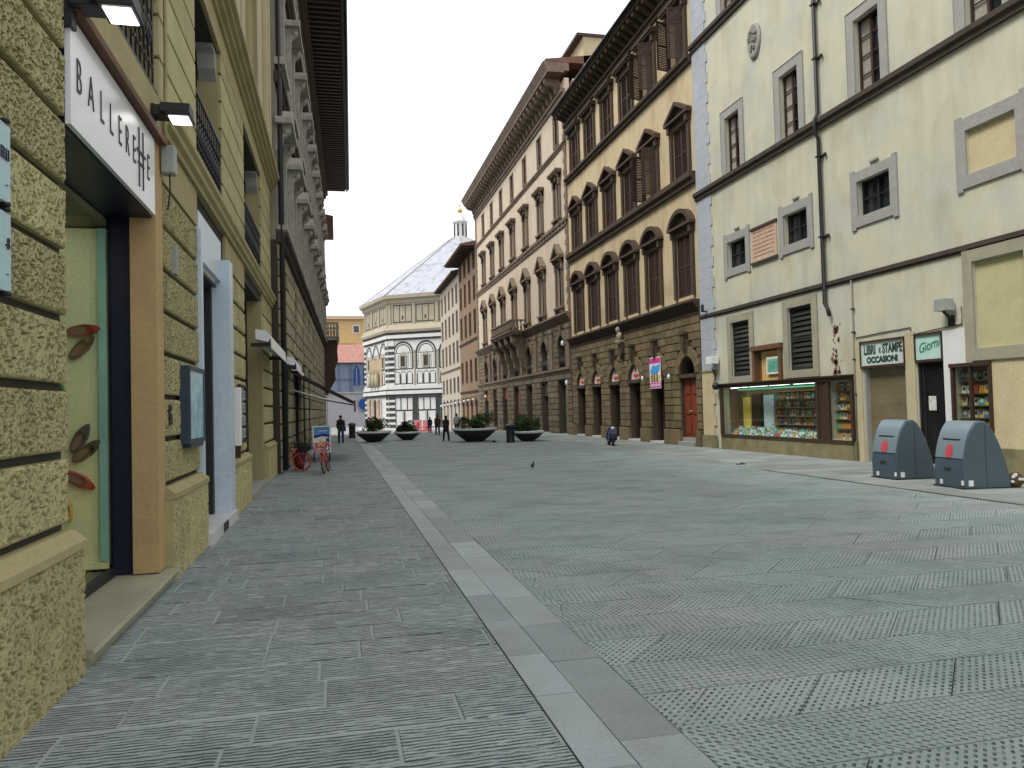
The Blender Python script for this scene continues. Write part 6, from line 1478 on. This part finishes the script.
# bicycles
m_red = mk('faded_red_paint', (.62, .10, .08), rough=.4, bump=0, var=.2); m_tyre = mk('rubber', (.03, .025, .025), bump=.1)
def bicycle(x, y, rz, label, red_wheels, basket, lean=0, steer=0):
    t = thing('bicycle', label, 'bicycle', (x, y, 0), rz, 'bicycles parked by the left wall'); t.rotation_euler = (R(lean), 0, rz)
    Rw = .27; wb = .80                      # local x = forward
    for i, wx in enumerate((0, -wb)):
        mb = MB(); mb.ring((wx, 0, Rw), Rw - .018, .018, n=32, k=7); w = mb.build('wheel', m_red if red_wheels else m_tyre, t)
        mb = MB(); mb.ring((wx, 0, Rw), Rw - .045, .009, n=32, k=5); mb.build('rim', m_red, w)
        mb = MB()
        for k in range(14): a = 2 * math.pi * k / 14; mb.tube([(wx, .0, Rw), (wx + (Rw - .04) * math.cos(a), 0, Rw + (Rw - .04) * math.sin(a))], .0035 if not red_wheels else .007, 4)
        mb.lathe([(.02, -.04), (.02, .04)], (wx, 0, Rw), 10, axis='y'); mb.build('spokes', m_red if red_wheels else m_grey, w)
        mb = MB(); mb.ring((wx, 0, Rw), Rw + .025, .012, n=18, k=5, a0=10, a1=170); mb.build('mudguard', m_red if not red_wheels else m_black, t)
    mb = MB(); hb = (-.13, 0, .66); st = (-.58, 0, .60); bb = (-.42, 0, .22)
    mb.tube([hb, bb], .016, 6); mb.tube([(-.11, 0, .60), st], .013, 6); mb.tube([bb, (st[0] - .02, 0, .68)], .015, 6)
    for s_ in (-1, 1): mb.tube([(st[0], 0, .56), (-wb, s_ * .04, Rw)], .008, 5); mb.tube([bb, (-wb, s_ * .04, Rw)], .009, 5); mb.tube([(-.10, s_ * .03, .54), (0, s_ * .035, Rw)], .011, 5)
    mb.build('frame', m_red, t)
    mb = MB(); mb.tube([hb, (-.15, 0, .78)], .012, 6); mb.tube([(-.26, -.24, .80), (-.16, -.17, .82), (-.14, 0, .78), (-.16, .17, .82), (-.26, .24, .80)], .011, 6); mb.build('handlebar', m_black, t)
    mb = MB(); mb.prism([(-.72, .70), (-.5, .705), (-.44, .72), (-.5, .74), (-.72, .76)], -.06, .06); mb.build('saddle', m_black, t)
    mb = MB(); mb.lathe([(.07, -.02), (.07, -.01)], (bb[0], 0, bb[2]), 14, axis='y')
    mb.tube([(bb[0], -.05, bb[2]), (bb[0] + .10, -.05, bb[2] - .08)], .008, 5); mb.tube([(bb[0], .05, bb[2]), (bb[0] - .10, .05, bb[2] + .08)], .008, 5); mb.box(bb[0] + .06, bb[0] + .14, -.13, -.05, bb[2] - .09, bb[2] - .07); mb.box(bb[0] - .14, bb[0] - .06, .05, .13, bb[2] + .07, bb[2] + .09); mb.tube([(-.6, .04, .2), (-.52, .14, .01)], .008, 5)
    mb.build('crank', m_black, t)
    if basket:
        mb = MB(); q = basket
        for zz in (.58, .64, .70, .76): mb.tube([(.0, -.15, zz), (.22, -.15, zz), (.22, .15, zz), (0, .15, zz), (0, -.15, zz)], .010, 4)
        for k in range(5):
            yy = -.15 + .075 * k; mb.tube([(.22, yy, .58), (.22, yy, .77)], .009, 4); mb.tube([(0, yy, .58), (0, yy, .77)], .009, 4)
            mb.tube([(.055 * k, -.15, .58), (.055 * k, -.15, .77)], .009, 4); mb.tube([(.055 * k, .15, .58), (.055 * k, .15, .77)], .009, 4)
        mb.box(0, .22, -.15, .15, .57, .58); mb.build('basket', q, t)
    return t
bicycle(-.36, 20.9, R(-97), 'red bicycle facing the camera with a pink wire basket over its front wheel', 0, mk('pink_basket_wire', (.75, .28, .30), bump=0), lean=8)
b2 = bicycle(-.98, 22.1, R(-14), 'bicycle with red wheels standing side-on against the left wall, black basket', 1, m_black, lean=4)
t = thing('flower_bunch', 'pink and white flower bunch tied to the basket of the red bicycle facing the camera', 'flowers', (-.38, 20.68, .78))
mb = MB(); q = random.Random(4)
for k in range(40): mb.sph((q.uniform(-.19, .17), q.uniform(-.14, .1), q.uniform(-.12, .06)), q.uniform(.015, .035), n=6, r=q.random(), m=q.choice((0, 0, 1)))
mb.build('blossoms', [mk('pink_petal', (.70, .16, .18), bump=0), mk('white_petal', (.8, .7, .72), bump=0)], t)
mb = MB()
for k in range(12): a = q.uniform(0, 6.28); mb.tube([(0, 0, -.1), (.15 * math.cos(a), .12 * math.sin(a), q.uniform(-.08, .03))], .005, 4)
mb.build('stems', m_leafs[1], t)
t = thing('leafy_pot', 'dark leafy plant in a pot above the red wheeled bicycle by the left wall', 'plant', (-1.08, 22.75, 0))
mb = MB(); mb.lathe([(.12, 0), (.17, .38), (.19, .40), (.19, .44), (.15, .44)], (0, 0, 0), 16); mb.build('pot', m_black, t)
mb = MB(); q = random.Random(9)
for k in range(420):
    p = Vector((q.gauss(0, .14), q.gauss(0, .14), .46 + abs(q.gauss(.16, .15)))); a = Vector((q.gauss(0, 1), q.gauss(0, 1), q.gauss(0, 1))).normalized(); b = a.cross(Vector((0, .3, 1))).normalized(); s_ = .04
    mb.add([p - a * s_, p + b * s_ * .5, p + a * s_, p - b * s_ * .5], [(0, 1, 2, 3)], q.random())
mb.build('foliage', m_leafs[0], t, recalc=False)
# picture board behind the bicycles
t = thing('picture_board', 'white framed advertising board with a blue and yellow picture behind the red bicycle', 'sign', (-.52, 26.0, 0), R(6))
mb = MB(); mb.box(-.29, .29, -.02, .02, .30, 1.18); mb.build('board', m_white, t)
for sx in (-.25, .25): mb = MB(); mb.tube([(sx, .0, .35), (sx, -.14, 0)], .014, 5); mb.tube([(sx, .0, .9), (sx, .2, 0)], .014, 5); mb.build('leg', m_black, t)
mb = MB(); mb.box(-.25, .25, -.026, -.021, .84, 1.14, m=0); mb.box(-.25, .25, -.026, -.021, .34, .84, m=3)
mb.prism([(-.25, .86), (.05, .93), (.25, .88), (.25, .80), (0, .84), (-.25, .78)], -.031, -.027, m=1); mb.prism([(-.14, .42), (.08, .40), (.10, .62), (-.02, .74), (-.16, .60)], -.031, -.027, m=2); mb.prism([(.10, .36), (.24, .36), (.24, .80), (.14, .76)], -.031, -.027, m=1); mb.box(-.1, .18, -.031, -.027, 1.0, 1.03, m=3)
mb.build('picture', [mk('poster_blue', (.10, .30, .60), bump=0, var=.3, scale=5), mk('poster_navy', (.03, .05, .20), bump=0), mk('poster_yellow', (.75, .62, .12), bump=0), mk('poster_white', (.75, .76, .78), bump=0)], t)

# scooter before the brown arches
t = thing('motor_scooter', 'dark blue scooter with white headlight parked before the brown stone arches', 'scooter', (10.57, 28.8, 0), R(-100))
m_sc = mk('dark_blue_scooter_paint', (.015, .025, .07), rough=.3, bump=0, spec=.6)
for wx in (0, -.85): mb = MB(); mb.ring((wx, 0, .17), .13, .045, n=20, k=8); w = mb.build('wheel', m_tyre, t); mb = MB(); mb.lathe([(.09, -.03), (.09, .03)], (wx, 0, .17), 14, axis='y'); mb.build('hub', m_grey, w)
mb = MB(); mb.prism([(.10, .30), (.12, .5), (.0, .74), (-.08, .74), (-.12, .5), (-.16, .22), (-.05, .2)], -.17, .17); mb.prism([(-.16, .16), (-.16, .22), (-.55, .22), (-.62, .5), (-1.0, .52), (-1.08, .40), (-.9, .25), (-.6, .14)], -.14, .14); mb.build('body', m_sc, t, bevel=.02)
mb = MB(); mb.sph((.03, 0, .70), .06, .08, .06, 10); mb.build('headlight', m_white, t)
mb = MB(); mb.tube([(-.1, -.27, .82), (-.04, -.1, .80), (-.04, .1, .80), (-.1, .27, .82)], .015, 6); mb.tube([(-.04, 0, .7), (-.04, 0, .8)], .02, 6); mb.build('handlebar', m_black, t)
mb = MB(); mb.prism([(-.52, .52), (-.98, .54), (-1.02, .60), (-.56, .58)], -.13, .13); mb.build('seat', m_black, t, bevel=.01)
for s_ in (-1, 1): mb = MB(); mb.tube([(-.06, s_ * .2, .82), (-.04, s_ * .27, .92)], .006, 4); mb.sph((-.04, s_ * .28, .93), .03, .05, .025, 8); mb.build('mirror', m_black, t)
mb = MB(); mb.tube([(-.45, -.1, .14), (-.38, -.2, .01)], .012, 5); mb.build('kickstand', m_black, t)

# ---------------- people
m_skin = mk('skin', (.50, .32, .24), bump=0, var=.05)
def person(x, y, rz, label, coat, trou, hair, hs=1.37, stride=.10, bag=None, armbend=.1, carry=None, longcoat=False):
    t = thing('person', label, 'person', (x, y, gz(y)), rz); S = hs / 1.75
    J = dict(pel=(0, 0, .95), sp=(0, .0, 1.15), ch=(0, .0, 1.35), nk=(0, .0, 1.50), hd=(0, -.015, 1.60), tp=(0, -.01, 1.72))
    rad = dict(pel=.13, sp=.12, ch=.14, nk=.055, hd=.085, tp=.075)
    E_ = [('pel', 'sp'), ('sp', 'ch'), ('ch', 'nk'), ('nk', 'hd'), ('hd', 'tp')]
    for s_, n_ in ((-1, 'l'), (1, 'r')):
        f_ = stride * s_
        J['h' + n_] = (s_ * .09, 0, .90); J['k' + n_] = (s_ * .10, -f_ - .02, .50); J['a' + n_] = (s_ * .10, -f_ * 1.6 + .02, .08); J['t' + n_] = (s_ * .11, -f_ * 1.6 - .13, .035)
        rad['h' + n_] = .095; rad['k' + n_] = .06; rad['a' + n_] = .042; rad['t' + n_] = .035
        E_ += [('pel', 'h' + n_), ('h' + n_, 'k' + n_), ('k' + n_, 'a' + n_), ('a' + n_, 't' + n_)]
        J['s' + n_] = (s_ * .18, 0, 1.42); J['e' + n_] = (s_ * .24, f_ * .6 + .02, 1.14); J['w' + n_] = (s_ * .23, f_ * 1.2 - armbend, .90); J['f' + n_] = (s_ * .22, f_ * 1.3 - armbend - .04, .80)
        rad['s' + n_] = .062; rad['e' + n_] = .045; rad['w' + n_] = .030; rad['f' + n_] = .022
        E_ += [('ch', 's' + n_), ('s' + n_, 'e' + n_), ('e' + n_, 'w' + n_), ('w' + n_, 'f' + n_)]
        for q in range(4):
            J['g%s%d' % (n_, q)] = (s_ * (.205 + .012 * q), f_ * 1.3 - armbend - .065 + .014 * q, .735 + .006 * q); rad['g%s%d' % (n_, q)] = .008; E_.append(('f' + n_, 'g%s%d' % (n_, q)))
    ks = list(J); me = bpy.data.meshes.new('body'); me.from_pydata([Vector(J[k]) * S * K for k in ks], [(ks.index(a), ks.index(b)) for a, b in E_], [])
    ob = bpy.data.objects.new('body', me); COL.objects.link(ob); md = ob.modifiers.new('s', 'SKIN'); sv = me.skin_vertices[0].data
    for i, k in enumerate(ks): sv[i].radius = (rad[k] * S * K,) * 2; sv[i].use_root = (k == 'pel')
    sd_ = ob.modifiers.new('u', 'SUBSURF'); sd_.levels = 1; sd_.render_levels = 1
    bpy.context.view_layer.update(); m2 = bpy.data.meshes.new_from_object(ob.evaluated_get(bpy.context.evaluated_depsgraph_get()))
    COL.objects.unlink(ob); bpy.data.objects.remove(ob)
    m2.materials.clear(); m2.materials.append(m_skin); o = bpy.data.objects.new('body', m2); COL.objects.link(o); o.parent = t
    for p in m2.polygons: p.use_smooth = True
    def sc(mb): mb.v = [(a * S, b * S, c * S) for a, b, c in mb.v]; return mb
    def P(k): return Vector(J[k])
    mb = MB(); zl = .62 if longcoat else .84
    mb.lathe([(.20 if longcoat else .175, zl), (.175, .95), (.165, 1.12), (.195, 1.32), (.19, 1.42), (.10, 1.50), (.075, 1.53)], (0, 0, 0), 16, sy=.68)
    for n_ in 'lr': mb.tube([P('s' + n_), P('e' + n_), P('w' + n_)], [.078, .062, .046], 8)
    sc(mb).build('coat', coat, t)
    mb = MB()
    for n_ in 'lr': mb.tube([P('h' + n_) + Vector((0, 0, .06)), P('k' + n_), P('a' + n_)], [.115, .080, .062], 10)
    sc(mb).build('trousers', trou, t)
    mb = MB(); mb.sph((0, .015, 1.655), .098, .115, .11, 12); mb.sph((0, .06, 1.60), .085, .06, .10, 10); sc(mb).build('hair', hair, t)
    mb = MB()
    for s_ in (-1, 1): mb.sph((s_ * .03, -.098, 1.625), .010, .008, .008, 6)
    sc(mb).build('eyes', m_black, t)
    mb = MB(); mb.sph((0, -.108, 1.60), .012, .018, .022, 6); mb.sph((0, -.098, 1.565), .022, .008, .007, 6)
    for s_ in (-1, 1): mb.sph((s_ * .088, -.005, 1.61), .012, .02, .03, 6)
    sc(mb).build('face_features', m_skin, t)
    for n_ in 'lr':
        a = P('a' + n_); mb = MB(); mb.sph((a.x, a.y - .06, .045), .052, .135, .048, 10); sc(mb).build('shoe', m_black, t)
    if bag:
        b_ = thing('shoulder_bag', bag, 'bag', (x + .2 * math.cos(rz), y + .2 * math.sin(rz), gz(y) + .62), rz)
        mb = MB(); mb.box(-.05, .05, -.13, .13, 0, .22); mb.build('pouch', m_brtrim, b_, bevel=.015); mb = MB(); mb.tube([(0, -.1, .22), (-.03, 0, .46), (0, .1, .22)], .012, 5); mb.build('strap', m_brtrim, b_)
    return t
m_dkc = mk('black_wool', (.018, .017, .018), bump=.1); m_jean = mk('blue_denim', (.03, .06, .16), bump=.1); m_brc = mk('dark_maroon_wool', (.085, .025, .02), bump=.1); m_dkt = mk('charcoal_cloth', (.02, .02, .024), bump=.1)
m_hr = mk('dark_brown_hair', (.025, .016, .012), bump=.2)
person(.15, 41.2, R(10), 'person in black jacket and blue jeans standing near the left wall', m_dkc, m_jean, m_hr, hs=1.45, bag='dark shoulder bag carried by the person in blue jeans')
person(5.42, 39.4, R(200), 'person in long black coat walking, nearest of the central group', m_dkc, m_dkt, m_hr, hs=1.30, stride=.13, longcoat=True)
person(6.15, 48.6, R(185), 'person in dark maroon coat walking just left of the long black coat', m_brc, m_dkt, m_hr, hs=1.30, stride=.12, bag=None)
person(7.35, 48.4, R(170), 'person in pale grey jacket walking just behind the central group', mk('pale_grey_jacket', (.5, .48, .46), bump=0), m_brc, m_hr, hs=1.34)
person(7.0, 60.0, R(180), 'small figure in dark blue coat far off before the baptistery', mk('navy_coat', (.03, .03, .07), bump=0), m_dkt, m_hr, hs=1.25)

# ================================================================== CAMERA, SKY, SUN
cam = bpy.data.cameras.new('Camera'); co = bpy.data.objects.new('Camera', cam); COL.objects.link(co)
cam.sensor_width = 36; cam.lens = 770 / 1024 * 36; cam.clip_end = 5000; cam.clip_start = .05
yaw, pit, rol = R(12.811466), R(1.779493), R(1.5)
f = Vector((math.sin(yaw) * math.cos(pit), math.cos(yaw) * math.cos(pit), math.sin(pit)))
r0 = Vector((math.cos(yaw), -math.sin(yaw), 0)); u0 = r0.cross(f)
r = r0 * math.cos(rol) - u0 * math.sin(rol); u = r0 * math.sin(rol) + u0 * math.cos(rol)
M_ = Matrix((r, u, -f)).transposed().to_4x4(); M_.translation = Vector((0, 0, 1.6 * K)); co.matrix_world = M_
scene.camera = co
w = bpy.data.worlds.new('World'); scene.world = w; w.use_nodes = True
N = w.node_tree.nodes; L = w.node_tree.links; bg = N['Background']
sky = N.new('ShaderNodeTexSky'); sky.sky_type = 'NISHITA'; sky.sun_disc = False
SE, SA = R(58), R(-105)           # sun high over the left-hand roofs
sky.sun_elevation = SE; sky.sun_rotation = SA; sky.air_density = 1.0; sky.dust_density = 6; sky.ozone_density = 1
hs = N.new('ShaderNodeHueSaturation'); hs.inputs['Saturation'].default_value = .105; L.new(sky.outputs[0], hs.inputs['Color'])
mx = N.new('ShaderNodeMix'); mx.data_type = 'RGBA'; mx.inputs['Factor'].default_value = .65; L.new(hs.outputs[0], mx.inputs[6]); mx.inputs[7].default_value = (9.5, 9.6, 9.9, 1)
L.new(mx.outputs[2], bg.inputs['Color']); bg.inputs['Strength'].default_value = .105
sd = bpy.data.lights.new('Sun', 'SUN'); sd.energy = 1.3; sd.angle = R(16); sd.color = (1, .96, .9)
so = bpy.data.objects.new('Sun', sd); COL.objects.link(so)
d = Vector((math.sin(SA) * math.cos(SE), math.cos(SA) * math.cos(SE), math.sin(SE)))
so.rotation_euler = d.to_track_quat('Z', 'Y').to_euler()
scene.view_settings.view_transform = 'Standard'; scene.view_settings.look = 'None'; scene.view_settings.gamma = 1; scene.view_settings.exposure = .80
scene.cycles.use_denoising = True
scene.cycles.max_bounces = 6; scene.cycles.diffuse_bounces = 2
